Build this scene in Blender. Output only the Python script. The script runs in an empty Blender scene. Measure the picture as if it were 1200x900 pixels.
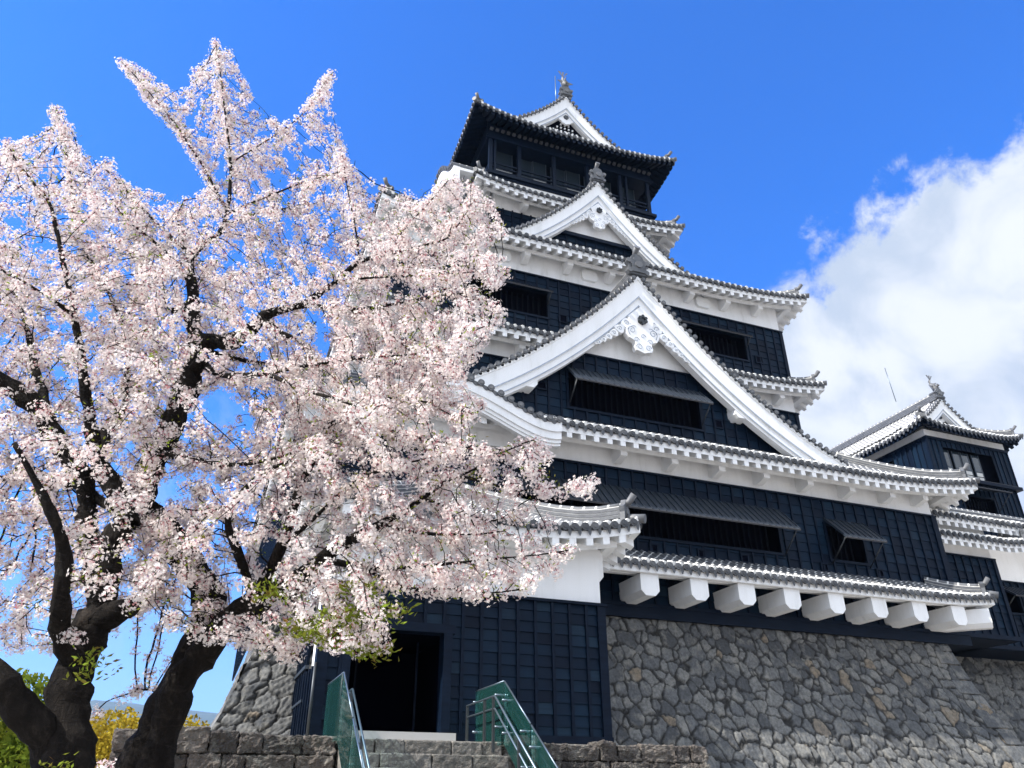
import bpy, math, random
import numpy as np
from mathutils import Vector, Matrix
from mathutils import noise as mnoise

random.seed(7)
RNG = np.random.default_rng(11)
scene = bpy.context.scene
COL = scene.collection

# ------------------------------------------------------------------ camera
F_PX, PITCH, AZ, EYE = 900.0, math.radians(28.5), math.radians(69.2), 1.6
HD = np.array([math.cos(AZ), math.sin(AZ), 0.0])
RT = np.array([math.sin(AZ), -math.cos(AZ), 0.0])
FW = HD * math.cos(PITCH) + np.array([0, 0, 1.0]) * math.sin(PITCH)
UPV = -HD * math.sin(PITCH) + np.array([0, 0, 1.0]) * math.cos(PITCH)
EYEP = np.array([0, 0, EYE])
cam_d = bpy.data.cameras.new("camera")
cam = bpy.data.objects.new("camera", cam_d)
COL.objects.link(cam)
cam.matrix_world = Matrix(((RT[0], UPV[0], -FW[0], 0), (RT[1], UPV[1], -FW[1], 0),
                           (RT[2], UPV[2], -FW[2], EYE), (0, 0, 0, 1)))
cam_d.sensor_width = 36.0
cam_d.lens = 36.0 * F_PX / 1200.0
cam_d.clip_start = 0.05
cam_d.clip_end = 30000
scene.camera = cam


def ray(px, py):
    return FW * F_PX + RT * (px - 600) + UPV * (450 - py)


def at(px, py, d):
    """world point seen at photo pixel (px, py), d metres ahead of the eye"""
    v = ray(px, py)
    return EYEP + v * (d / (v @ HD))


# ------------------------------------------------------------------ light
SUN = np.array([-0.725, -0.10, 0.68])
SUN /= np.linalg.norm(SUN)
sun_d = bpy.data.lights.new("sun", 'SUN')
sun_d.energy = 5.0
sun_d.angle = math.radians(0.5)
sun_d.color = (1.0, 0.955, 0.89)
sun = bpy.data.objects.new("sun", sun_d)
COL.objects.link(sun)
sun.rotation_euler = Vector(-SUN).to_track_quat('-Z', 'Y').to_euler()

world = bpy.data.worlds.new("World")
scene.world = world
world.use_nodes = True
wn, wl = world.node_tree.nodes, world.node_tree.links
wn.clear()
w_out = wn.new('ShaderNodeOutputWorld')
w_bg = wn.new('ShaderNodeBackground')
w_bg.inputs['Strength'].default_value = 0.15
w_sky = wn.new('ShaderNodeTexSky')
w_sky.sky_type = 'NISHITA'
w_sky.sun_disc = False
w_sky.sun_elevation = math.asin(SUN[2])
w_sky.sun_rotation = math.atan2(SUN[0], SUN[1])
w_sky.air_density = 1.0
w_sky.dust_density = 0.4
w_sky.ozone_density = 2.5
w_hsv = wn.new('ShaderNodeHueSaturation')
w_hsv.inputs['Saturation'].default_value = 1.06
w_hsv.inputs['Value'].default_value = 1.12
w_mul = wn.new('ShaderNodeMix')
w_mul.data_type = 'RGBA'
w_mul.blend_type = 'MULTIPLY'
w_mul.inputs['Factor'].default_value = 1.0
w_mul.inputs['B'].default_value = (0.255, 0.55, 1.08, 1)
wl.new(w_sky.outputs[0], w_mul.inputs['A'])
w_hz = wn.new('ShaderNodeMix')      # paler air close to the horizon
w_hz.data_type = 'RGBA'
w_hz.inputs['B'].default_value = (1.75, 2.35, 3.3, 1)
w_sep = wn.new('ShaderNodeSeparateXYZ')
w_hr = wn.new('ShaderNodeMapRange')
w_hr.inputs['From Min'].default_value = 0.30
w_hr.inputs['From Max'].default_value = 0.02
w_hr.inputs['To Max'].default_value = 0.60
w_tc0 = wn.new('ShaderNodeTexCoord')
wl.new(w_tc0.outputs['Generated'], w_sep.inputs[0])
wl.new(w_sep.outputs['Z'], w_hr.inputs['Value'])
wl.new(w_hr.outputs[0], w_hz.inputs['Factor'])
wl.new(w_mul.outputs['Result'], w_hz.inputs['A'])
wl.new(w_hz.outputs['Result'], w_hsv.inputs['Color'])
# cumulus bank low in the sky beyond the castle: noise on the sky direction
w_tc = wn.new('ShaderNodeTexCoord')


def wnode(t, **kw):
    n = wn.new(t)
    for k, v in kw.items():
        setattr(n, k, v)
    return n


def w_noise(scale, detail, rough, dist=0.0, off=(0, 0, 0)):
    mp = wn.new('ShaderNodeMapping')
    mp.inputs['Location'].default_value = off
    wl.new(w_tc.outputs['Generated'], mp.inputs['Vector'])
    n = wn.new('ShaderNodeTexNoise')
    n.inputs['Scale'].default_value = scale
    n.inputs['Detail'].default_value = detail
    n.inputs['Roughness'].default_value = rough
    n.inputs['Distortion'].default_value = dist
    wl.new(mp.outputs[0], n.inputs['Vector'])
    return n.outputs['Fac']


def w_math(op, a, b=None, c=None, clamp=False):
    m = wn.new('ShaderNodeMath')
    m.operation = op
    m.use_clamp = clamp
    for i, x in enumerate((a, b, c)):
        if x is None:
            continue
        if isinstance(x, (int, float)):
            m.inputs[i].default_value = x
        else:
            wl.new(x, m.inputs[i])
    return m.outputs[0]


def w_ramp(v, lo, hi):
    r = wn.new('ShaderNodeMapRange')
    r.interpolation_type = 'SMOOTHSTEP'
    r.inputs['From Min'].default_value = lo
    r.inputs['From Max'].default_value = hi
    wl.new(v, r.inputs['Value'])
    return r.outputs[0]


def w_dot(vec):
    d = wn.new('ShaderNodeVectorMath')
    d.operation = 'DOT_PRODUCT'
    wl.new(w_tc.outputs['Generated'], d.inputs[0])
    d.inputs[1].default_value = vec
    return d.outputs['Value']


cn = np.cross(ray(1230, 115), ray(862, 352))
cn = cn / np.linalg.norm(cn)
if cn @ ray(1100, 420) < 0:
    cn = -cn
edge = w_dot(tuple(cn))
big = w_noise(4.2, 6.0, 0.55, 0.4, (3.1, 0.2, 1.7))
fine = w_noise(14.0, 8.0, 0.62, 0.3, (0.3, 2.2, 5.1))
wisp = w_noise(34.0, 6.0, 0.6, 0.6, (7.3, 1.2, 0.4))
q = w_math('ADD', edge, w_math('MULTIPLY', w_math('SUBTRACT', big, 0.5), 0.10))
q = w_math('ADD', q, w_math('MULTIPLY', w_math('SUBTRACT', fine, 0.5), 0.25))
q = w_math('ADD', q, w_math('MULTIPLY', w_math('SUBTRACT', wisp, 0.5), 0.075))
mass = w_ramp(q, -0.010, 0.052)
# the bank lies to the right of the castle only
mass = w_math('MULTIPLY', mass, w_ramp(w_math('ADD', w_dot(tuple(RT)), w_math('MULTIPLY', w_math('SUBTRACT', big, 0.5), 0.1)), 0.02, 0.14))
# thin veil towards the lower rim of the bank
thin = w_ramp(w_math('ADD', edge, w_math('MULTIPLY', w_math('SUBTRACT', big, 0.5), 0.55)), 0.24, 0.55)
mass = w_math('MULTIPLY', mass, w_math('SUBTRACT', 1.0, w_math('MULTIPLY', thin, 0.42)))
# a paler smaller bank low on the left horizon
lowl = w_dot(tuple(ray(150, 560) / np.linalg.norm(ray(150, 560))))
q2 = w_math('ADD', lowl, w_math('MULTIPLY', w_math('SUBTRACT', fine, 0.5), 0.13))
q2 = w_math('MULTIPLY', w_ramp(q2, 0.984, 1.01), 0.16)
mass = w_math('MAXIMUM', mass, q2)
# unseen white cloud added behind the viewer as neutral fill light
backd = w_dot((float(-HD[0]) * 0.93, float(-HD[1]) * 0.93, 0.36))
q3 = w_math('ADD', backd, w_math('MULTIPLY', w_math('SUBTRACT', big, 0.5), 1.5))
mass = w_math('MAXIMUM', mass, w_ramp(q3, 0.12, 0.42))
shade = w_ramp(w_noise(7.5, 7.0, 0.55, 0.5, (5.5, 3.3, 0.9)), 0.36, 0.66)
cmix = wn.new('ShaderNodeMix')
cmix.data_type = 'RGBA'
cmix.inputs['A'].default_value = (2.1, 2.42, 2.95, 1)
cmix.inputs['B'].default_value = (3.35, 3.48, 3.68, 1)
wl.new(shade, cmix.inputs['Factor'])
glow = wn.new('ShaderNodeMix')      # the added cloud behind the viewer is brightened to fill the shaded front
glow.data_type = 'RGBA'
glow.blend_type = 'MULTIPLY'
glow.inputs['Factor'].default_value = 1.0
bw = w_math('MULTIPLY_ADD', w_ramp(backd, 0.0, 0.5), 0.95, 1.0)
wl.new(cmix.outputs['Result'], glow.inputs['A'])
wl.new(bw, glow.inputs['B'])
smix = wn.new('ShaderNodeMix')
smix.data_type = 'RGBA'
wl.new(mass, smix.inputs['Factor'])
wl.new(w_hsv.outputs[0], smix.inputs['A'])
wl.new(glow.outputs['Result'], smix.inputs['B'])
wl.new(smix.outputs['Result'], w_bg.inputs['Color'])
wl.new(w_bg.outputs[0], w_out.inputs[0])

scene.view_settings.view_transform = 'Standard'
scene.view_settings.look = 'None'
scene.view_settings.gamma = 1.0
scene.view_settings.use_curve_mapping = False
scene.view_settings.exposure = 0.96
scene.cycles.max_bounces = 8
scene.cycles.transparent_max_bounces = 12
scene.cycles.use_denoising = True


# ------------------------------------------------------------------ materials
class NT:
    def __init__(self, name):
        self.m = bpy.data.materials.new(name)
        self.m.use_nodes = True
        self.t = self.m.node_tree
        self.n, self.l = self.t.nodes, self.t.links
        self.p = self.n['Principled BSDF']
        self.tc = self.n.new('ShaderNodeTexCoord')

    def set(self, key, v):
        if isinstance(v, (int, float)):
            self.p.inputs[key].default_value = v
        elif isinstance(v, tuple):
            self.p.inputs[key].default_value = v if len(v) == 4 else v + (1,)
        else:
            self.l.new(v, self.p.inputs[key])

    def noise(self, scale, detail=4, rough=0.55, stretch=(1, 1, 1), dist=0.0, src='Object'):
        mp = self.n.new('ShaderNodeMapping')
        mp.inputs['Scale'].default_value = stretch
        self.l.new(self.tc.outputs[src], mp.inputs[0])
        n = self.n.new('ShaderNodeTexNoise')
        n.inputs['Scale'].default_value = scale
        n.inputs['Detail'].default_value = detail
        n.inputs['Roughness'].default_value = rough
        n.inputs['Distortion'].default_value = dist
        self.l.new(mp.outputs[0], n.inputs['Vector'])
        return n.outputs['Fac']

    def attr(self, name, out='Fac'):
        a = self.n.new('ShaderNodeAttribute')
        a.attribute_name = name
        return a.outputs[out]

    def ramp(self, v, stops):
        r = self.n.new('ShaderNodeValToRGB')
        e = r.color_ramp.elements
        while len(e) < len(stops):
            e.new(0.5)
        for i, (pos, c) in enumerate(stops):
            e[i].position = pos
            e[i].color = c if len(c) == 4 else tuple(c) + (1,)
        self.l.new(v, r.inputs[0])
        return r.outputs[0]

    def mix(self, f, a, b, mode='MIX'):
        m = self.n.new('ShaderNodeMix')
        m.data_type = 'RGBA'
        m.blend_type = mode
        for key, x in (('Factor', f), ('A', a), ('B', b)):
            if isinstance(x, (int, float)):
                m.inputs[key].default_value = x
            elif isinstance(x, tuple):
                m.inputs[key].default_value = x if len(x) == 4 else x + (1,)
            else:
                self.l.new(x, m.inputs[key])
        return m.outputs['Result']

    def math(self, op, a, b=None, clamp=False):
        m = self.n.new('ShaderNodeMath')
        m.operation = op
        m.use_clamp = clamp
        for i, x in enumerate((a, b)):
            if x is None:
                continue
            if isinstance(x, (int, float)):
                m.inputs[i].default_value = x
            else:
                self.l.new(x, m.inputs[i])
        return m.outputs[0]

    def bump(self, h, strength, dist=0.02):
        b = self.n.new('ShaderNodeBump')
        b.inputs['Strength'].default_value = strength
        b.inputs['Distance'].default_value = dist
        self.l.new(h, b.inputs['Height'])
        self.l.new(b.outputs[0], self.p.inputs['Normal'])


M = {}


def simple(name, col, rough=0.6, metal=0.0):
    k = NT(name)
    k.set('Base Color', col)
    k.set('Roughness', rough)
    k.set('Metallic', metal)
    M[name] = k.m
    return k


# roof tile: grey fired clay, every tile of its own tone, white lime joints along the row ('along' in metres)
k = NT('tile')
f = k.math('FRACT', k.math('MULTIPLY', k.attr('along'), 1 / 0.31))
joint = k.ramp(f, [(0.0, (1, 1, 1)), (0.15, (1, 1, 1)), (0.19, (0, 0, 0)), (1.0, (0, 0, 0))])
tone = k.ramp(k.noise(3.2, 5, 0.7), [(0.25, (0.05, 0.054, 0.062)), (0.55, (0.10, 0.105, 0.113)), (0.8, (0.17, 0.17, 0.17))])
tone = k.mix(0.55, tone, k.ramp(k.attr('tint'), [(0, (0.065, 0.07, 0.08)), (1, (0.15, 0.15, 0.155))]))
lime = k.ramp(k.noise(9, 3), [(0.3, (0.42, 0.42, 0.41)), (0.55, (0.72, 0.71, 0.68))])
k.set('Base Color', k.mix(joint, tone, lime))
k.set('Roughness', 0.55)
M['tile'] = k.m
k = NT('tile_dark')
k.set('Base Color', k.ramp(k.noise(5, 5, 0.7), [(0.3, (0.04, 0.044, 0.052)), (0.7, (0.11, 0.115, 0.125))]))
k.set('Roughness', 0.6)
M['tile_dark'] = k.m
k = NT('lime_mortar')
k.set('Base Color', k.ramp(k.noise(6, 4), [(0.3, (0.45, 0.44, 0.42)), (0.7, (0.68, 0.67, 0.64))]))
k.set('Roughness', 0.9)
M['lime_mortar'] = k.m
k = NT('tile_limed_sunlit')  # heavily limed tile; its raised paleness also stands in for sunlight
f = k.math('FRACT', k.math('MULTIPLY', k.attr('along'), 1 / 0.31))
joint = k.ramp(f, [(0.0, (1, 1, 1)), (0.30, (1, 1, 1)), (0.38, (0, 0, 0)), (1.0, (0, 0, 0))])
k.set('Base Color', k.mix(joint, k.ramp(k.noise(3, 5, .7), [(0.3, (0.16, 0.16, 0.17)), (0.7, (0.34, 0.34, 0.335))]), (0.70, 0.69, 0.66)))
k.set('Roughness', 0.7)
M['tile_limed_sunlit'] = k.m
# white lime plaster with faint weather streaks
k = NT('plaster')
st = k.noise(2.6, 7, 0.66, (1.0, 1.0, 0.18))
k.set('Base Color', k.ramp(st, [(0.26, (0.60, 0.60, 0.59)), (0.40, (0.75, 0.755, 0.755)), (0.55, (0.80, 0.805, 0.81)), (0.75, (0.82, 0.825, 0.83))]))
k.set('Roughness', 0.85)
k.bump(k.noise(18, 4), 0.12, 0.01)
M['plaster'] = k.m
simple('groove_shade', (0.30, 0.35, 0.43), 0.9)  # darker tone that paints the shade of carved grooves onto raised strips
simple('lime_cap', (0.80, 0.79, 0.76), 0.9)
# blackened weatherboards
k = NT('board')
g = k.noise(3.0, 6, 0.65, (0.5, 0.5, 9.0))
base = k.ramp(k.attr('tint'), [(0, (0.0014, 0.0060, 0.0165)), (0.5, (0.0028, 0.0128, 0.0300)), (0.85, (0.0055, 0.0195, 0.041)), (1, (0.0110, 0.028, 0.050))])
fade = k.ramp(k.noise(0.55, 5, 0.65), [(0.3, (0.62, 0.64, 0.68)), (0.55, (1.0, 1.0, 1.0)), (0.72, (1.45, 1.36, 1.26))])
base = k.mix(1.0, base, fade, 'MULTIPLY')
k.set('Base Color', k.mix(k.ramp(g, [(0.35, (0, 0, 0)), (0.75, (0.6, 0.6, 0.6))]), base, (0.004, 0.007, 0.015)))
k.set('Roughness', k.ramp(g, [(0.2, (0.42, 0.42, 0.42)), (0.8, (0.62, 0.62, 0.62))]))
k.set('Specular IOR Level', 0.10)
k.bump(g, 0.25, 0.012)
M['board'] = k.m
k = NT('black_wood')
g = k.noise(2.5, 5, 0.6, (1, 1, 6))
k.set('Base Color', k.ramp(g, [(0.3, (0.0015, 0.0045, 0.0125)), (0.7, (0.0042, 0.0105, 0.024))]))
k.set('Roughness', 0.5)
k.set('Specular IOR Level', 0.1)
M['black_wood'] = k.m
k = simple('lattice_wood', (0.003, 0.0045, 0.009), 0.8)
k.set('Specular IOR Level', 0.1)
k = simple('eave_disc', (0.040, 0.043, 0.050), 0.6)
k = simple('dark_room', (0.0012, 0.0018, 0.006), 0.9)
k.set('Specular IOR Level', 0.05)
simple('awning_board', (0.012, 0.019, 0.030), 0.5)
simple('rafter_end', (0.045, 0.047, 0.055), 0.8)
simple('iron', (0.05, 0.055, 0.06), 0.45, 0.6)
simple('steel', (0.16, 0.20, 0.24), 0.38, 0.8)
simple('rosette_black', (0.006, 0.010, 0.014), 0.35)
simple('panel_white', (0.80, 0.81, 0.81), 0.8)
simple('sliding_frame', (0.018, 0.028, 0.042), 0.5)
k = simple('window_glass', (0.02, 0.03, 0.04), 0.04)
k.set('Specular IOR Level', 0.6)
simple('paper_screen', (0.55, 0.55, 0.53), 0.9)
gm = bpy.data.materials.new('green_glass')      # thin green float glass: tinted, a little milky, mirror-like at a slant
gm.use_nodes = True
gt = gm.node_tree
gt.nodes.clear()
g_tr = gt.nodes.new('ShaderNodeBsdfTransparent')
g_tr.inputs[0].default_value = (0.84, 0.95, 0.94, 1)
g_df = gt.nodes.new('ShaderNodeBsdfDiffuse')
g_df.inputs[0].default_value = (0.14, 0.60, 0.55, 1)
g_gl = gt.nodes.new('ShaderNodeBsdfGlossy')
g_gl.inputs['Roughness'].default_value = 0.03
g_fr = gt.nodes.new('ShaderNodeFresnel')
g_fr.inputs[0].default_value = 1.35
g_m1 = gt.nodes.new('ShaderNodeMixShader')
g_m1.inputs[0].default_value = 0.05
g_m2 = gt.nodes.new('ShaderNodeMixShader')
g_o = gt.nodes.new('ShaderNodeOutputMaterial')
gt.links.new(g_tr.outputs[0], g_m1.inputs[1])
gt.links.new(g_df.outputs[0], g_m1.inputs[2])
gt.links.new(g_fr.outputs[0], g_m2.inputs[0])
gt.links.new(g_m1.outputs[0], g_m2.inputs[1])
gt.links.new(g_gl.outputs[0], g_m2.inputs[2])
gt.links.new(g_m2.outputs[0], g_o.inputs[0])
M['green_glass'] = gm
k = NT('glass_edge')
k.set('Base Color', (0.10, 0.34, 0.30))
k.set('Roughness', 0.15)
M['glass_edge'] = k.m
simple('slab_stone', (0.42, 0.41, 0.40), 0.8)


def stone_mat(name, lo, mid, hi, warm, bump=0.6):
    k = NT(name)
    k.tc.object = None
    per = k.ramp(k.attr('tint'), [(0.0, lo), (0.4, mid), (0.80, hi), (0.935, hi), (0.95, warm), (1.0, warm)])
    n1 = k.noise(2.6, 7, 0.68)
    n2 = k.noise(11, 6, 0.7)
    c = k.mix(k.ramp(n2, [(0.38, (0, 0, 0)), (0.62, (0.95, 0.95, 0.95))]), per, k.mix(0.62, per, (0.028, 0.028, 0.027)))
    c = k.mix(k.ramp(n1, [(0.5, (0, 0, 0)), (0.72, (0.7, 0.7, 0.7))]), c, (0.27, 0.255, 0.22))
    c = k.mix(k.math('MULTIPLY', k.attr('gap'), 0.96), c, (0.011, 0.0105, 0.010))
    k.set('Base Color', c)
    k.set('Roughness', 0.88)
    h = k.math('ADD', k.math('MULTIPLY', n1, 0.6), k.math('MULTIPLY', n2, 0.4))
    k.bump(h, bump, 0.05 if name == 'base_stone' else 0.11)
    M[name] = k.m


stone_mat('base_stone', (0.056, 0.060, 0.066), (0.108, 0.113, 0.118), (0.172, 0.172, 0.166), (0.205, 0.165, 0.120))
stone_mat('terrace_stone', (0.040, 0.033, 0.029), (0.075, 0.062, 0.054), (0.13, 0.108, 0.092), (0.16, 0.13, 0.11), 1.0)
stone_mat('step_stone', (0.095, 0.087, 0.078), (0.155, 0.142, 0.126), (0.23, 0.212, 0.19), (0.26, 0.23, 0.20), 1.0)
k = NT('ground')
k.set('Base Color', k.ramp(k.noise(0.9, 8, 0.7), [(0.3, (0.27, 0.25, 0.22)), (0.7, (0.37, 0.345, 0.305))]))
k.set('Roughness', 0.95)
M['ground'] = k.m
k = NT('forest')
k.set('Base Color', k.ramp(k.noise(0.02, 8, 0.7), [(0.3, (0.014, 0.030, 0.016)), (0.7, (0.036, 0.060, 0.030))]))
k.set('Roughness', 0.95)
M['forest'] = k.m
# bark: near-black cherry bark with paler horizontal bands and lichen
k = NT('bark')
rg = k.noise(9, 7, 0.7, (1, 1, 0.35), 0.6)
li = k.noise(5, 6, 0.7)
c = k.ramp(rg, [(0.3, (0.004, 0.0033, 0.003)), (0.55, (0.013, 0.0105, 0.009)), (0.75, (0.045, 0.037, 0.031))])
k.set('Specular IOR Level', 0.12)
band = k.noise(5, 6, 0.7, (0.9, 0.9, 3.6), 1.2)
c = k.mix(k.ramp(band, [(0.55, (0, 0, 0)), (0.72, (0.4, 0.4, 0.4))]), c, (0.06, 0.05, 0.043))
c = k.mix(k.ramp(li, [(0.62, (0, 0, 0)), (0.74, (0.4, 0.4, 0.4))]), c, (0.06, 0.06, 0.048))
k.set('Base Color', c)
k.set('Roughness', 0.9)
k.bump(k.math('ADD', rg, k.math('MULTIPLY', band, 0.5)), 1.0, 0.07)
M['bark'] = k.m


def thin_leaf(name, stops, trans, rough=0.5):
    """thin petal or leaf: diffuse + translucent, tone from the 'tint' attribute"""
    m = bpy.data.materials.new(name)
    m.use_nodes = True
    t = m.node_tree
    t.nodes.clear()
    a = t.nodes.new('ShaderNodeAttribute')
    a.attribute_name = 'tint'
    r = t.nodes.new('ShaderNodeValToRGB')
    e = r.color_ramp.elements
    while len(e) < len(stops):
        e.new(0.5)
    for i, (pos, c) in enumerate(stops):
        e[i].position = pos
        e[i].color = tuple(c) + (1,)
    d = t.nodes.new('ShaderNodeBsdfDiffuse')
    s = t.nodes.new('ShaderNodeBsdfTranslucent')
    x = t.nodes.new('ShaderNodeMixShader')
    x.inputs[0].default_value = trans
    o = t.nodes.new('ShaderNodeOutputMaterial')
    t.links.new(a.outputs['Fac'], r.inputs[0])
    t.links.new(r.outputs[0], d.inputs[0])
    t.links.new(r.outputs[0], s.inputs[0])
    t.links.new(d.outputs[0], x.inputs[1])
    t.links.new(s.outputs[0], x.inputs[2])
    t.links.new(x.outputs[0], o.inputs[0])
    M[name] = m


thin_leaf('petal', [(0.0, (0.46, 0.15, 0.19)), (0.10, (0.74, 0.53, 0.52)), (0.30, (0.79, 0.69, 0.66)), (1.0, (0.835, 0.795, 0.765))], 0.42)
thin_leaf('young_leaf', [(0.0, (0.17, 0.085, 0.03)), (0.3, (0.17, 0.18, 0.03)), (1.0, (0.24, 0.33, 0.04))], 0.45)
thin_leaf('yellow_leaf', [(0.0, (0.20, 0.13, 0.015)), (0.5, (0.36, 0.26, 0.025)), (1.0, (0.46, 0.37, 0.05))], 0.35)
thin_leaf('green_leaf', [(0.0, (0.05, 0.085, 0.012)), (0.5, (0.13, 0.17, 0.02)), (1.0, (0.27, 0.28, 0.035))], 0.35)


# ------------------------------------------------------------------ mesh building
def V3(*a):
    return np.array(a, dtype=float)


X_, Y_, Z_ = V3(1, 0, 0), V3(0, 1, 0), V3(0, 0, 1)


class MB:
    """collects faces, links them as one mesh object; 'along' per vertex, 'tint' and material slot per face"""

    def __init__(self):
        self.v, self.al, self.f, self.mi, self.ti, self.sm = [], [], [], [], [], []
        self.slot, self.cur = [], 0

    def mat(self, name):
        if name not in self.slot:
            self.slot.append(name)
        self.cur = self.slot.index(name)
        return self

    def add(self, pts, al=0.5):
        i = len(self.v)
        self.v.extend([tuple(p) for p in pts])
        if isinstance(al, (int, float)):
            self.al.extend([al * 0.31] * len(pts))
        else:
            self.al.extend(al)
        return i

    def face(self, idx, tint=None, smooth=False):
        self.f.append(tuple(idx))
        self.mi.append(self.cur)
        self.ti.append(random.random() if tint is None else tint)
        self.sm.append(smooth)

    def poly(self, pts, tint=None):
        i = self.add(pts)
        self.face(range(i, i + len(pts)), tint)

    def hexa(self, p, tint=None):
        """p: 4 bottom points ccw from above, 4 top points"""
        i = self.add(p)
        t = random.random() if tint is None else tint
        for q in ((3, 2, 1, 0), (4, 5, 6, 7), (0, 1, 5, 4), (1, 2, 6, 5), (2, 3, 7, 6), (3, 0, 4, 7)):
            self.face([i + j for j in q], t)

    def box(self, x0, x1, y0, y1, z0, z1, tint=None):
        self.hexa([(x0, y0, z0), (x1, y0, z0), (x1, y1, z0), (x0, y1, z0),
                   (x0, y0, z1), (x1, y0, z1), (x1, y1, z1), (x0, y1, z1)], tint)

    def obox(self, o, a, b, c, tint=None):
        o, a, b, c = (np.asarray(q, float) for q in (o, a, b, c))
        if np.dot(np.cross(a, b), c) < 0:
            o, a = o + a, -a
        self.hexa([o, o + a, o + a + b, o + b, o + c, o + a + c, o + a + b + c, o + b + c], tint)

    def prism(self, outline, ext, tint=None):
        """outline: list of 3D points (planar), extruded by vector ext"""
        o = [np.asarray(p, float) for p in outline]
        ext = np.asarray(ext, float)
        nrm = np.zeros(3)
        for a, b in zip(o, o[1:] + o[:1]):
            nrm += np.cross(a, b)
        if np.dot(nrm, ext) < 0:
            o = o[::-1]
        n = len(o)
        i = self.add(o + [p + ext for p in o])
        t = random.random() if tint is None else tint
        self.face([i + j for j in reversed(range(n))], t)
        self.face([i + n + j for j in range(n)], t)
        for j in range(n):
            self.face([i + j, i + (j + 1) % n, i + n + (j + 1) % n, i + n + j], t)

    def tube(self, path, rad, sides=6, cap=True, al=None, smooth=True, tint=None, arc=None, up=None):
        """tube along path; arc=(a0,a1) radians makes an open half round whose 90 deg points along up"""
        path = [np.asarray(p, float) for p in path]
        n = len(path)
        rad = [rad] * n if isinstance(rad, (int, float)) else rad
        t = random.random() if tint is None else tint
        ref = np.asarray(up if up is not None else (0.13, 0.21, 0.97), float)
        rings = []
        m = sides if arc is None else sides + 1
        for j in range(n):
            d = path[min(j + 1, n - 1)] - path[max(j - 1, 0)]
            d = d / (np.linalg.norm(d) + 1e-9)
            s = np.cross(d, ref)
            ln = np.linalg.norm(s)
            if ln < 1e-3:
                s = np.cross(d, X_)
                ln = np.linalg.norm(s)
            s = s / ln
            u = np.cross(s, d)
            if arc is None:
                an = [2 * math.pi * q / sides for q in range(sides)]
            else:
                an = [arc[0] + (arc[1] - arc[0]) * q / sides for q in range(m)]
            rings.append(self.add([path[j] + rad[j] * (math.cos(a) * s + math.sin(a) * u) for a in an],
                                  0.5 if al is None else [al[j]] * m))
        for j in range(n - 1):
            for q in range(m if arc is None else m - 1):
                a, b = rings[j] + q, rings[j] + (q + 1) % m
                c, e = rings[j + 1] + (q + 1) % m, rings[j + 1] + q
                self.face([a, b, c, e], t, smooth)
        if cap and arc is None:
            self.face([rings[0] + q for q in reversed(range(m))], t)
            self.face([rings[-1] + q for q in range(m)], t)

    def disc(self, c, nrm, r, thick, sides=10, tint=None):
        c, nrm = np.asarray(c, float), np.asarray(nrm, float)
        nrm = nrm / np.linalg.norm(nrm)
        self.tube([c, c + nrm * thick], r, sides, True, None, False, tint)

    def build(self, name, parent=None, mats=None):
        me = bpy.data.meshes.new(name)
        me.from_pydata(self.v, [], self.f)
        for s in (mats or self.slot or ['plaster']):
            me.materials.append(M[s])
        nf = len(self.f)
        me.polygons.foreach_set('material_index', self.mi)
        me.polygons.foreach_set('use_smooth', self.sm)
        a = me.attributes.new('along', 'FLOAT', 'POINT')
        a.data.foreach_set('value', self.al)
        a = me.attributes.new('tint', 'FLOAT', 'FACE')
        a.data.foreach_set('value', self.ti)
        me.update()
        o = bpy.data.objects.new(name, me)
        COL.objects.link(o)
        if parent is not None:
            o.parent = parent
        return o


def empty(name, loc=(0, 0, 0)):
    """things built in world coordinates keep their Empty at the origin offset by a parent inverse"""
    o = bpy.data.objects.new(name, None)
    o.empty_display_size = 0.5
    o.location = loc
    COL.objects.link(o)
    return o


def tag(o, label=None, cat=None, group=None, kind=None):
    for k_, v_ in (('label', label), ('category', cat), ('group', group), ('kind', kind)):
        if v_:
            o[k_] = v_
    return o


def thing(name, label, cat, loc, group=None):
    return tag(empty(name, loc), label, cat, group)


_build = MB.build


def build_world(self, name, parent=None, mats=None):
    o = _build(self, name, None, mats)
    if parent is not None:
        r = parent
        off = np.zeros(3)
        while r is not None:
            off += np.array(r.location)
            r = r.parent
        o.parent = parent
        o.data.transform(Matrix.Translation(Vector(-off)))
    return o


MB.build = build_world
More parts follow.
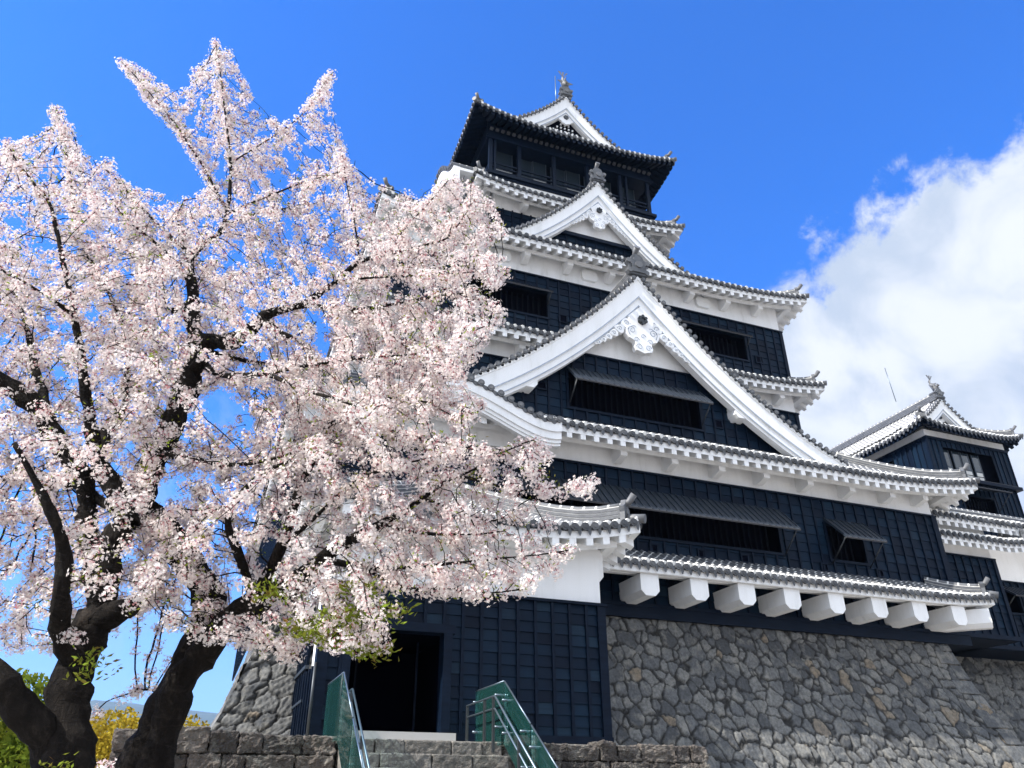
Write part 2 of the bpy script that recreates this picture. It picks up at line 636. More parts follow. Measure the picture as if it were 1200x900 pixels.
# ------------------------------------------------------------------ architecture kit
def clap_wall(o0, e, n, L, z0, z1, holes=(), pitch=0.45, row=0.31, zmax=None, batten=True, mb=None):
    """weatherboards with vertical battens on the plane through o0 (x,y), along e, facing n"""
    mb = mb or MB()
    o0, e, n = V3(o0[0], o0[1], 0), np.asarray(e, float), np.asarray(n, float)
    ncol = max(1, round(L / pitch))
    pw = L / ncol
    edges = sorted(set([round(i * pw, 4) for i in range(ncol + 1)]))

    def blocked(a, z):
        return any(h[0] < a < h[1] and h[2] < z < h[3] for h in holes)

    nrow = max(1, round((z1 - z0) / row))
    rh = (z1 - z0) / nrow
    mb.mat('board')
    cuts_z = [z0 + i * rh for i in range(nrow + 1)]
    for i in range(ncol):
        a0, a1 = edges[i], edges[i + 1]
        sub = sorted(set([a0, a1] + [h[k] for h in holes for k in (0, 1) if a0 < h[k] < a1]))
        top = z1 if zmax is None else min(z1, min(zmax(a0), zmax(a1)))
        for s0, s1 in zip(sub, sub[1:]):
            if s1 - s0 < 0.005:
                continue
            am = (s0 + s1) / 2
            for r in range(nrow):
                b, t = cuts_z[r], cuts_z[r + 1]
                if b >= top - 0.02:
                    break
                t = min(t, top)
                zs = sorted(set([b, t] + [h[k] for h in holes for k in (2, 3) if b < h[k] < t and h[0] < am < h[1]]))
                for zb, zt in zip(zs, zs[1:]):
                    if zt - zb < 0.01 or blocked(am, (zb + zt) / 2):
                        continue
                    j = random.uniform(-0.006, 0.006)
                    out_b, out_t = 0.036 + j, 0.008
                    p = [o0 + e * s0 + n * out_b + Z_ * zb, o0 + e * s1 + n * out_b + Z_ * zb,
                         o0 + e * s1 + n * out_t + Z_ * zt, o0 + e * s0 + n * out_t + Z_ * zt]
                    tn = min(1, max(0, random.gauss(0.48, 0.28)))
                    mb.poly(p, tn)
                    mb.poly([o0 + e * s0 + n * 0.004 + Z_ * zb, o0 + e * s1 + n * 0.004 + Z_ * zb,
                             p[1], p[0]], 0.1)
    if batten:
        mb.mat('black_wood')
        for i in range(ncol + 1):
            a = edges[i]
            top = z1 if zmax is None else min(z1, zmax(a) - 0.02)
            segs = [(z0, top)]
            for h in holes:
                if h[0] - 0.03 < a < h[1] + 0.03:
                    ns = []
                    for s0, s1 in segs:
                        if h[3] <= s0 or h[2] >= s1:
                            ns.append((s0, s1))
                        else:
                            if h[2] - s0 > 0.03:
                                ns.append((s0, h[2]))
                            if s1 - h[3] > 0.03:
                                ns.append((h[3], s1))
                    segs = ns
            for s0, s1 in segs:
                if s1 - s0 > 0.03:
                    mb.obox(o0 + e * (a - 0.034) + n * 0.002 + Z_ * s0, e * 0.068, n * 0.07, Z_ * (s1 - s0), 0.3)
    return mb


class Panel:
    """one face of a tiled roof: eave from corner o along e, running inward along n"""

    def __init__(self, o, e, n, L, z0, run, rise, lift=0.45, Lc=6.0, conc=0.35, hl=1, hr=1):
        self.o, self.e, self.n = V3(o[0], o[1], 0), np.asarray(e, float), np.asarray(n, float)
        self.L, self.z0, self.run, self.rise, self.lift = L, z0, run, rise, lift
        self.Lc, self.conc, self.hl, self.hr = min(Lc, L * 0.48), conc, hl, hr
        self.sl = rise * (1 - conc) / run
        self.tm, self.bm = 'tile', 'tile_dark'

    def lc(self, a):
        d = []
        if self.hl:
            d.append(max(0, 1 - max(a, 0) / self.Lc) ** 2.2)
        if self.hr:
            d.append(max(0, 1 - max(self.L - a, 0) / self.Lc) ** 2.2)
        return self.lift * max(d + [0])

    def z(self, a, w):
        t = min(1, max(0, w / self.run))
        return self.z0 + self.rise * ((1 - self.conc) * t + self.conc * t * t) + self.lc(a) * (1 - t) ** 1.5

    def P(self, a, w, dz=0.0):
        return self.o + self.e * a + self.n * w + Z_ * (self.z(a, w) + dz)

    def E(self, a, w, dz):
        """under-eave point: follows the eave line with the initial slope"""
        return self.o + self.e * a + self.n * w + Z_ * (self.z0 + self.lc(a) + self.sl * w + dz)

    def wmax(self, a):
        w = self.run
        if self.hl:
            w = min(w, a)
        if self.hr:
            w = min(w, self.L - a)
        return max(w, 0.0)

    def tiles(self, mb, pitch=0.29, r=0.082, nseg=7, discs=True, skip=None):
        na = max(4, int(self.L / 0.6))
        mb.mat(self.bm)
        prev = None
        for i in range(na + 1):
            a = 0.02 + (self.L - 0.04) * i / na
            wm = self.wmax(a)
            cur = mb.add([self.P(a, wm * j / 6) for j in range(7)])
            if prev is not None:
                for j in range(6):
                    mb.face([prev + j, cur + j, cur + j + 1, prev + j + 1], 0.4, True)
            prev = cur
        nr = max(1, int(self.L / pitch))
        off = (self.L - (nr - 1) * pitch) / 2
        for i in range(nr):
            a = off + i * pitch
            if skip and skip(a):
                continue
            wm = self.wmax(a)
            if wm < 0.12:
                continue
            mb.mat(self.tm)
            k = max(2, int(nseg * wm / self.run) + 1)
            ws = [-0.05 + (wm + 0.05) * j / (k - 1) for j in range(k)]
            path = [self.P(a, w, 0.025) for w in ws]
            jit = random.uniform(0, 0.31) * 0.15
            mb.tube(path, r, 6, False, [max(w, 0) + jit for w in ws], True, random.random(), (0, math.pi), Z_)
            if discs:
                mb.mat('lime_cap')
                mb.tube([self.P(a + pitch / 2, -0.035, 0.095), self.P(a + pitch / 2, 0.22, 0.075)], (pitch * 0.5 - r * 0.78) * random.uniform(.72, 1.08), 6, True, None, True, 0.5)
                mb.mat(random.choice(('eave_disc', 'eave_disc', 'tile_dark')))
                c = self.P(a, -0.05, 0.02) + V3(random.uniform(-.006, .006), random.uniform(-.008, .008), random.uniform(-.010, .010))
                mb.disc(c + self.n * 0.03, -self.n, r * 1.16, 0.055, 10, 0.5)
                mb.disc(c - self.n * 0.02, -self.n, r * 0.55, 0.02, 8, 0.9)
                # pendant of the flat tile between two round rows
                mb.mat('tile_dark')
                pts = []
                for q in range(6):
                    s = q / 5
                    pts.append(self.P(a + r + (pitch - 2 * r) * s, -0.03, 0.035))
                low = [p_ - Z_ * (0.14 + 0.085 * math.sin(math.pi * q / 5)) for q, p_ in enumerate(pts)]
                i0 = mb.add(pts + low)
                tq = random.random()
                for q in range(5):
                    mb.face([i0 + q, i0 + 6 + q, i0 + 7 + q, i0 + q + 1], tq)

    def sweep(self, mb, sec, tint=0.5, step=0.6, closed=True):
        """sweep a (w, dz) section along the eave, mitred at hips"""
        na = max(3, int(self.L / step))
        m = len(sec)
        prev = None
        for i in range(na + 1):
            fr = i / na
            pts = []
            for w, dz in sec:
                lo = w if self.hl else 0
                hi = self.L - (w if self.hr else 0)
                a = lo + (hi - lo) * fr
                pts.append(self.E(a, w, dz))
            cur = mb.add(pts)
            if prev is not None:
                for j in range(m if closed else m - 1):
                    jj = (j + 1) % m
                    mb.face([prev + j, prev + jj, cur + jj, cur + j], tint)
            elif closed:
                mb.face([cur + j for j in range(m)], tint)
            prev = cur
        if closed:
            mb.face([prev + j for j in reversed(range(m))], tint)

    def eaves(self, mb, over, mat='plaster', rpitch=0.45, rw=0.17, fas=0.19, rh=0.165, beam=True, end_mat=None, soffit_mat=None):
        mb.mat(mat)
        d0 = -0.075
        # under-tile board, fascia, soffit
        self.sweep(mb, [(0.03, d0), (0.03, d0 - fas), (0.16, d0 - fas), (0.16, d0)])
        if soffit_mat:
            mb.mat(soffit_mat)
        self.sweep(mb, [(0.161, d0 - 0.05), (0.161, d0 - fas + 0.03), (over + 0.06, d0 - fas + 0.03), (over + 0.06, d0 - 0.05)])
        mb.mat(mat)
        nr = max(1, int((self.L - 0.3) / rpitch))
        off = (self.L - (nr - 1) * rpitch) / 2
        for i in range(nr):
            a = off + i * rpitch
            w1 = over
            if self.hl:
                w1 = min(w1, a - 0.05)
            if self.hr:
                w1 = min(w1, self.L - a - 0.05)
            if w1 < 0.2:
                continue
            p = []
            for dz in (d0 - fas - rh, d0 - fas + 0.028):
                p += [self.E(a - rw / 2, 0.04, dz), self.E(a + rw / 2, 0.04, dz), self.E(a + rw / 2, w1, dz), self.E(a - rw / 2, w1, dz)]
            mb.hexa(p, 0.5)
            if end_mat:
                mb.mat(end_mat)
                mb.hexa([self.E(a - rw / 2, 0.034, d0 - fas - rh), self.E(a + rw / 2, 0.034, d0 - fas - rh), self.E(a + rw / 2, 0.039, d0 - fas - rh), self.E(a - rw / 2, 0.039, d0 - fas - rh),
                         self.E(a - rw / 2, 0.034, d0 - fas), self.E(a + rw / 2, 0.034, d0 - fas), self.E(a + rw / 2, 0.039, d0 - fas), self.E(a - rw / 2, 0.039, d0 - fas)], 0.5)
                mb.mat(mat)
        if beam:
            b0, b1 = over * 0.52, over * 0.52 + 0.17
            self.sweep(mb, [(b0, d0 - fas - rh + 0.01), (b0, d0 - fas - rh - 0.16), (b1, d0 - fas - rh - 0.16), (b1, d0 - fas - rh + 0.01)])

    def bracket(self, a, over, fas=0.19, rh=0.165, bw=0.24):
        """plastered arm from the wall to the eave beam"""
        mb = MB().mat('plaster')
        d0 = -0.075 - fas - rh - 0.16
        w0, w1 = over * 0.5 - 0.05, over + 0.02
        pr_ = [(w0, d0 - 0.003), (w1, d0 + 0.03), (w1, d0 - 0.50), (w1 - 0.16, d0 - 0.50), (w0 + 0.06, d0 - 0.2), (w0, d0 - 0.15)]
        mb.prism([self.E(a - bw / 2, w, dz) for w, dz in pr_], self.e * bw)
        return mb

    def hip_ridge(self, mb, side='l', h=0.30, wd=0.24, start=0.3, horn=True, wend=None):
        """stacked ridge running up the hip at the left ('l') or right corner"""
        we = min(self.run, wend or self.run)
        ws = [start + (we - start) * i / 9 for i in range(10)]
        pth = []
        for i, w in enumerate(ws):
            a = w if side == 'l' else self.L - w
            kick = 0.10 * max(0, 1 - (w - start) / 1.1) ** 2
            pth.append(self.P(a, w, 0.03 + kick))
        out = (self.e * (-1 if side == 'l' else 1) - self.n)
        out = out / np.linalg.norm(out)
        ridge_stack(mb, pth, h, wd)
        c = pth[0]
        # demon-tile plate closing the ridge, then the horn tile
        sd = np.cross(out, Z_)
        mb.mat('tile_dark')
        ol = [(-0.24, -0.10), (0.24, -0.10), (0.21, 0.12), (0.25, 0.25), (0.12, 0.33), (0.05, h + 0.16), (-0.05, h + 0.16), (-0.12, 0.33), (-0.25, 0.25), (-0.21, 0.12)]
        mb.prism([c + sd * x + Z_ * y - out * 0.02 for x, y in ol], out * 0.12)
        mb.mat('tile')
        mb.disc(c + out * 0.10 + Z_ * 0.15, out, 0.10, 0.03, 10, 0.8)
        if horn:
            mb.tube([c + Z_ * (h + 0.02) - out * 0.05, c + out * 0.16 + Z_ * (h + 0.10), c + out * 0.30 + Z_ * (h + 0.27)], [0.075, 0.08, 0.085], 8, True, None, True, 0.7)
        # corner tile reaching the tip
        cor = self.P(0 if side == 'l' else self.L, 0, 0.05)
        mb.tube([c + Z_ * 0.02, cor + out * 0.10 + Z_ * 0.02], [0.10, 0.11], 10, True, None, True, 0.6)


def ridge_stack(mb, pth, h, wd, top=0.085):
    """courses of thin tiles with lime joints under a round cap, along a path"""
    n = len(pth)
    nl = max(2, int(h / 0.085))
    lh = h / nl
    for l in range(nl):
        for part, (zz0, zz1, ww, mt) in enumerate(((0.0, 0.76, wd, 'tile_dark'), (0.76, 1.0, wd - 0.03, 'lime_mortar'))):
            mb.mat(mt)
            prev = None
            for j in range(n):
                d = pth[min(j + 1, n - 1)] - pth[max(j - 1, 0)]
                d = d / np.linalg.norm(d)
                s = np.cross(d, Z_)
                s = s / np.linalg.norm(s) * ww / 2
                b, t = Z_ * lh * (l + zz0), Z_ * lh * (l + zz1)
                cur = mb.add([pth[j] - s + b, pth[j] + s + b, pth[j] + s + t, pth[j] - s + t])
                if prev is not None:
                    for q in range(4):
                        mb.face([prev + q, prev + (q + 1) % 4, cur + (q + 1) % 4, cur + q], 0.5)
                else:
                    mb.face([cur, cur + 1, cur + 2, cur + 3], 0.5)
                prev = cur
            mb.face([prev + 3, prev + 2, prev + 1, prev], 0.5)
    mb.mat('tile')
    al = [0]
    for a, b in zip(pth, pth[1:]):
        al.append(al[-1] + np.linalg.norm(b - a))
    mb.tube([p + Z_ * (h + 0.02) for p in pth], top, 8, True, al, True, 0.6)


class Ring:
    """roof running round a rectangular storey: panels front, right, left (+ plain back)"""

    def __init__(self, parent, name, xl, xr, yf, yb, z0, run, rise, over, lift=0.45, Lc=6.0, conc=0.35,
                 sides='frlb', eave_mat='plaster', brackets=None, tile_parent=None, pitch=0.29, horns=True, fas=0.19,
                 beam=True, end_mat=None, soffit_mat=None, hipend=None, rpitch=0.45, skipf=None, tile_mat='tile'):
        W, D = xr - xl, yb - yf
        mk = dict(z0=z0, run=run, rise=rise, lift=lift, Lc=Lc, conc=conc)
        self.p = {'f': Panel((xl, yf), X_, Y_, W, **mk), 'r': Panel((xr, yf), Y_, -X_, D, **mk),
                  'l': Panel((xl, yb), -Y_, X_, D, **mk), 'b': Panel((xr, yb), -X_, -Y_, W, **mk)}
        t, ev, hp = MB(), MB(), MB()
        for s in sides:
            self.p[s].tm = tile_mat
            self.p[s].tiles(t, pitch=pitch, discs=s != 'b', skip=skipf if s == 'f' else None)
            self.p[s].eaves(ev, over, eave_mat, fas=fas, beam=beam, end_mat=end_mat, soffit_mat=soffit_mat, rpitch=rpitch)
        self.o = t.build(name, parent)
        self.ev = ev.build('eave', self.o)
        if 'f' in sides:
            for sd in ('l', 'r'):
                if (sd in sides):
                    h = MB()
                    self.p['f'].hip_ridge(h, sd, horn=horns, wend=hipend)
                    h.build('hip_ridge', self.o)
            if 'b' in sides:
                for sd in ('l', 'r'):
                    h = MB()
                    self.p['b'].hip_ridge(h, sd, horn=horns, wend=hipend)
                    h.build('hip_ridge', self.o)
        if brackets:
            for a in brackets:
                self.p['f'].bracket(a, over, fas).build('bracket', self.o)
            if 'r' in sides:
                for a in np.arange(over + 1.0, D - 1, 1.85):
                    self.p['r'].bracket(a, over, fas).build('bracket', self.o)
                    self.p['l'].bracket(D - a, over, fas).build('bracket', self.o)


def onigawara(mb, c, out, s=1.0):
    """ornate ridge-end tile: shouldered plate with boss, rim scrolls and a capped finial"""
    out = np.asarray(out, float)
    sd = np.cross(out, Z_)
    half = [(0.0, -0.06), (0.34, -0.06), (0.40, 0.05), (0.30, 0.14), (0.33, 0.28), (0.42, 0.40), (0.36, 0.52), (0.24, 0.56), (0.20, 0.68), (0.10, 0.76), (0, 0.78)]
    ol = half + [(-x, y) for x, y in half[::-1][1:-1]]
    mb.mat('tile_dark')
    mb.prism([c + (sd * x + Z_ * y) * s for x, y in ol], out * 0.16 * s)
    ol2 = [(x * 0.72, y * 0.78 + 0.06) for x, y in ol]
    mb.prism([c + (sd * x + Z_ * y) * s + out * 0.16 * s for x, y in ol2], out * 0.05 * s)
    mb.mat('tile')
    mb.disc(c + Z_ * 0.30 * s + out * 0.2 * s, out, 0.13 * s, 0.06 * s, 12, 0.6)
    for x in (-0.34, 0.34):
        mb.disc(c + (sd * x + Z_ * 0.44) * s + out * 0.14 * s, out, 0.09 * s, 0.06 * s, 10, 0.5)
        mb.disc(c + (sd * x * 0.9 + Z_ * 0.06) * s + out * 0.14 * s, out, 0.09 * s, 0.06 * s, 10, 0.5)
    # finial: neck and two stacked round ends
    mb.tube([c + Z_ * 0.74 * s - out * 0.05 * s, c + Z_ * 0.90 * s + out * 0.06 * s, c + Z_ * 1.0 * s + out * 0.22 * s], [0.07 * s, 0.09 * s, 0.11 * s], 10, True, None, True, 0.6)
    mb.disc(c + Z_ * 1.0 * s + out * 0.22 * s, out + Z_ * 0.6, 0.115 * s, 0.03 * s, 10, 0.9)


class Gable:
    """triangular dormer gable facing -y (or axis given): concave slopes, bargeboards, ridge, pendant"""

    def __init__(self, xc, yf, zp, hw, H, c, yb, ax=None, n=None):
        self.xc, self.yf, self.zp, self.hw, self.H, self.c, self.yb = xc, yf, zp, hw, H, c, yb

    def drop(self, u):
        return self.H * ((1 + self.c) * u - self.c * u * u)

    def pt(self, t, y, off=0.0):
        """t in -1..1 across the gable; off metres below the roof skin, normal to it"""
        u = abs(t)
        s = 1 if t >= 0 else -1
        d = (self.H / self.hw) * ((1 + self.c) - 2 * self.c * u)
        ln = math.hypot(1, d)
        x, z = u * self.hw, self.zp - self.drop(u)
        if off:
            x -= off * d / ln
            z -= off / ln
            if x < 0:  # mitre at the apex
                z += x * (-d) * -1 if False else 0
                z = z - (-x) * 0 if False else z
        return V3(self.xc + s * x, y, z)

    def vpt(self, t, y, off):
        """same but straight down (mitres itself at the apex)"""
        return V3(self.xc + t * self.hw, y, self.zp - self.drop(abs(t)) - off)

    def zroof(self, x):
        return self.zp - self.drop(min(1.2, abs(x - self.xc) / self.hw))

    def slope_w(self, u):
        d = (self.H / self.hw) * ((1 + self.c) - 2 * self.c * u)
        return math.hypot(1, d)

    tm = 'tile'

    def roof(self, mb, pitch=0.29, r=0.082, t0=-1.0, t1=1.0):
        ts = np.linspace(0, 1, 15)
        for s in (-1, 1):
            mb.mat('tile_dark')
            i0 = mb.add([self.vpt(s * t, self.yf, 0.0) for t in ts] + [self.vpt(s * t, self.yb, 0.0) for t in ts])
            for j in range(14):
                f = [i0 + j, i0 + j + 1, i0 + 16 + j, i0 + 15 + j]
                mb.face(f if s < 0 else f[::-1], 0.4, True)
            # verge: short round tiles laid across the slope with their ends to the front
            ln = 0
            last = self.vpt(0, self.yf, 0)
            acc = 0.25
            for q in range(1, 400):
                p = self.vpt(s * q / 400, self.yf, 0)
                ln += np.linalg.norm(p - last)
                last = p
                if ln >= acc:
                    acc += pitch
                    nrm = self.pt(s * q / 400, 0, -1.0) - self.pt(s * q / 400, 0, 0.0)
                    b = p + nrm * 0.03
                    mb.mat('tile')
                    mb.tube([b - Y_ * 0.10, b + Y_ * 0.75], r, 6, False, [0, 0.8], True, random.random(), (0, math.pi), nrm)
                    mb.mat('tile_dark')
                    mb.disc(b - Y_ * 0.08, -Y_, r * 1.16, 0.05, 10, 0.5)
                    mb.mat('tile')
                    mb.disc(b - Y_ * 0.125, -Y_, r * 0.55, 0.02, 8, 0.9)
                    tg = self.vpt(s * min(1, q / 400 + 0.004), 0, 0) - self.vpt(s * q / 400, 0, 0)
                    tg = tg / np.linalg.norm(tg)
                    pts = [p + Y_ * -0.05 + tg * (r + (pitch - 2 * r) * k / 4) + nrm * 0.03 for k in range(5)]
                    low = [pp - nrm * (0.09 + 0.055 * math.sin(math.pi * k / 4)) for k, pp in enumerate(pts)]
                    i1 = mb.add(pts + low)
                    for k in range(4):
                        mb.face([i1 + k, i1 + 5 + k, i1 + 6 + k, i1 + k + 1], 0.45)
            # two cap rows running down the verge, then the field rows
            y = self.yf + 0.72
            k = 0
            while y < self.yb:
                mb.mat(self.tm)
                big = 0.105 if k < 2 else r
                path = [self.vpt(s * t, y, -0.04 if k < 2 else -0.02) for t in ts]
                al = np.concatenate([[0], np.cumsum([np.linalg.norm(b - a) for a, b in zip(path, path[1:])])])
                mb.tube(path, big, 6, False, list(al), True, random.random(), (0, math.pi), Z_)
                y += 0.25 if k < 2 else pitch
                k += 1

    def strip(self, mb, o0, o1, y0, y1, t_end=1.0, tint=0.5):
        """moulding following the gable between normal offsets o0..o1, y0..y1; mitred at the apex"""
        ts = np.linspace(0, t_end, 17)

        def q(t, s, off):
            u = t
            d = (self.H / self.hw) * ((1 + self.c) - 2 * self.c * u)
            return V3(self.xc + s * u * self.hw, 0, self.zp - self.drop(u) - off * math.hypot(1, d))
        for s in (-1, 1):
            prev = None
            for t in ts:
                a, b = q(t, s, o0), q(t, s, o1)
                cur = mb.add([a + Y_ * y0, b + Y_ * y0, b + Y_ * y1, a + Y_ * y1])
                if prev is not None:
                    for j in range(4):
                        f = [prev + j, prev + (j + 1) % 4, cur + (j + 1) % 4, cur + j]
                        mb.face(f if s > 0 else f[::-1], tint)
                prev = cur
            f = [prev, prev + 1, prev + 2, prev + 3]
            mb.face(f if s < 0 else f[::-1], tint)

    def inner_z(self, x, off):
        u = min(1.1, abs(x - self.xc) / self.hw)
        d = (self.H / self.hw) * ((1 + self.c) - 2 * self.c * min(1, u))
        return self.zp - self.drop(u) - off * math.hypot(1, d)


def spiral(mb, c, ux, uz, r, turns, flip=1, th=0.014):
    pts = []
    for i in range(int(14 * turns) + 1):
        a = i / 14 * 2 * math.pi
        rr = r * (1 - 0.75 * i / (14 * turns))
        pts.append(c + ux * (flip * rr * math.cos(a)) + uz * (rr * math.sin(a)))
    mb.tube(pts, th, 4, True, None, True, 0.5)


def pendant(parent, c, s, wings=True, hexa=True, zin=None):
    """gegyo: carved pendant hung at the gable apex; c = apex of the inner bargeboard, s = height in metres"""
    u = s / 435.0
    half = [(0, 0), (118, 112), (100, 175), (96, 190), (132, 205), (152, 240), (148, 285), (128, 318), (92, 332), (76, 345),
            (72, 372), (84, 392), (70, 425), (34, 432), (0, 446)]
    ol = half + [(-x, y) for x, y in half[::-1][1:-1]]
    mb = MB().mat('plaster')
    mb.prism([c + X_ * x * u - Z_ * y * u for x, y in ol], -Y_ * 0.12 * s)
    f = c - Y_ * 0.122 * s
    g = mb.mat('groove_shade')
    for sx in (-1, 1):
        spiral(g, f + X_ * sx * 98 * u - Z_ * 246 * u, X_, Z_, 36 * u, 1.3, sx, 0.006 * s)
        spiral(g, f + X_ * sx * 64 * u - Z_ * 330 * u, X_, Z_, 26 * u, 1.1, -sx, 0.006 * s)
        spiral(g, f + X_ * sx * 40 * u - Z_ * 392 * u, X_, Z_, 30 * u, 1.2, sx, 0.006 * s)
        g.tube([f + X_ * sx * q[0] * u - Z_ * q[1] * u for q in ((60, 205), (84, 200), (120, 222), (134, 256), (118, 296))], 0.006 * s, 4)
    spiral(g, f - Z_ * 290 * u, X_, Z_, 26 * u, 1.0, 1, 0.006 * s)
    o = mb.build('pendant_ornament', parent)
    if hexa:
        r = MB().mat('rosette_black')
        pts = [f - Y_ * 0.0 - Z_ * 140 * u + (X_ * math.cos(a) + Z_ * math.sin(a)) * 42 * u for a in [math.pi / 6 + i * math.pi / 3 for i in range(6)]]
        r.prism(pts, -Y_ * 0.05 * s)
        for a in range(6):
            an = math.pi / 6 + a * math.pi / 3
            r.disc(f - Z_ * 140 * u + (X_ * math.cos(an) + Z_ * math.sin(an)) * 30 * u - Y_ * 0.05 * s, -Y_, 15 * u, 0.02 * s, 8)
        r.build('rosette', o)
    if wings:
        for sx in (-1, 1):
            wg = gl = MB().mat('plaster')
            # a run of leaf scrolls along the bargeboard, shrinking outwards
            for (x, y, r) in ((135, 148, 44), (200, 205, 38), (255, 255, 32), (305, 300, 25), (350, 342, 19), (390, 382, 13)):
                wg.mat('plaster')
                cc = c + X_ * sx * x * u - Z_ * y * u - Y_ * 0.02 * s
                if zin:
                    cc[2] = zin(cc[0]) - r * 0.62 * u
                pts = []
                for a in range(14):
                    an = a / 14 * 2 * math.pi
                    rr = r * (1.0 + 0.16 * math.sin(3 * an + x)) * u
                    pts.append(cc + X_ * rr * math.cos(an) * 1.15 + Z_ * rr * math.sin(an))
                wg.prism(pts, -Y_ * 0.08 * s * (0.8 + 0.2 * r / 44))
                # pointed leaf below
                wg.prism([cc + X_ * sx * 18 * u - Z_ * 10 * u, cc + X_ * sx * 44 * u - Z_ * (r * 0.5) * u, cc + X_ * sx * 30 * u - Z_ * (r * 1.5) * u, cc - X_ * sx * 4 * u - Z_ * r * 0.7 * u], -Y_ * 0.06 * s)
                wg.mat('groove_shade')
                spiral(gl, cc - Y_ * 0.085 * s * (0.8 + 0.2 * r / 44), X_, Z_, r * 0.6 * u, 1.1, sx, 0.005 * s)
            wg.build('leaf_scroll', o)
    return o


def window(parent, x0, x1, z0, z1, y, awn=None, bars=0.22, stay=True, depth=0.5):
    """lattice window in a wall facing -y; awn = (z_top, drop, out, extra) propped board shutter"""
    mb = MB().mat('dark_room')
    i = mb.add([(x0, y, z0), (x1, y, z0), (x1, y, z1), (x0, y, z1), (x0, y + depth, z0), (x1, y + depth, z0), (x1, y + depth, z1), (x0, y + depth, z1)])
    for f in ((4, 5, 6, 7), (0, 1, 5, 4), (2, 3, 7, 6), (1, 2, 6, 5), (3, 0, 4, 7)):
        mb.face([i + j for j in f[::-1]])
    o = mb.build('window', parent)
    fr = MB().mat('black_wood')
    w = 0.09
    fr.box(x0 - w, x1 + w, y - 0.085, y + 0.06, z0 - w, z0)
    fr.box(x0 - w, x1 + w, y - 0.085, y + 0.06, z1, z1 + w)
    fr.box(x0 - w, x0, y - 0.08, y + 0.06, z0 + 0.002, z1 - 0.002)
    fr.box(x1, x1 + w, y - 0.08, y + 0.06, z0 + 0.002, z1 - 0.002)
    fr.build('frame', o)
    if bars:
        b = MB().mat('lattice_wood')
        n = max(2, int((x1 - x0) / bars))
        for j in range(1, n):
            xx = x0 + (x1 - x0) * j / n
            b.box(xx - 0.026, xx + 0.026, y + 0.26, y + 0.32, z0, z1)
        b.build('lattice', o)
    if awn:
        zt, dr, out, ex = awn
        a = MB().mat('awning_board')
        xa, xb = x0 - ex, x1 + ex
        sl = V3(0, -out, -dr)
        nn = np.cross(X_, sl)
        nn = nn / np.linalg.norm(nn)
        if nn[2] < 0:
            nn = -nn
        a.obox(V3(xa, y - 0.09, zt), X_ * (xb - xa), sl, nn * 0.045)
        nb = max(2, int((xb - xa) / 0.23))
        for j in range(nb + 1):
            xx = xa + (xb - xa - 0.035) * j / nb
            a.obox(V3(xx, y - 0.09, zt) + nn * 0.045, X_ * 0.035, sl, nn * 0.03)
        a.mat('rafter_end')
        a.obox(V3(xa, y - 0.09, zt) + sl, X_ * (xb - xa), sl / np.linalg.norm(sl) * 0.03, nn * 0.05)
        a.build('awning_shutter', o)
        if stay:
            for xx in (xa + 0.06, xb - 0.06):
                s = MB().mat('iron')
                s.tube([V3(xx, y - 0.09 - out * 0.93, zt - dr * 0.95), V3(xx, y - 0.09, zt - dr - out * 0.75)], 0.022, 6)
                s.build('stay_rod', o)
    return o


def loophole(parent, x, z, y, s=0.26):
    mb = MB().mat('black_wood')
    w = 0.05
    mb.box(x - s / 2 - w, x + s / 2 + w, y - 0.095, y - 0.02, z - s / 2 - w, z - s / 2)
    mb.box(x - s / 2 - w, x + s / 2 + w, y - 0.095, y - 0.02, z + s / 2, z + s / 2 + w)
    mb.box(x - s / 2 - w, x - s / 2, y - 0.09, y - 0.02, z - s / 2 + .002, z + s / 2 - .002)
    mb.box(x + s / 2, x + s / 2 + w, y - 0.09, y - 0.02, z - s / 2 + .002, z + s / 2 - .002)
    mb.mat('dark_room')
    mb.box(x - s / 2 + .003, x + s / 2 - .003, y - 0.06, y - 0.02, z - s / 2 + .003, z + s / 2 - .003)
    return mb.build('loophole', parent)


def plain_box(parent, name, mat, x0, x1, y0, y1, z0, z1):
    mb = MB().mat(mat)
    mb.box(x0, x1, y0, y1, z0, z1)
    return mb.build(name, parent)


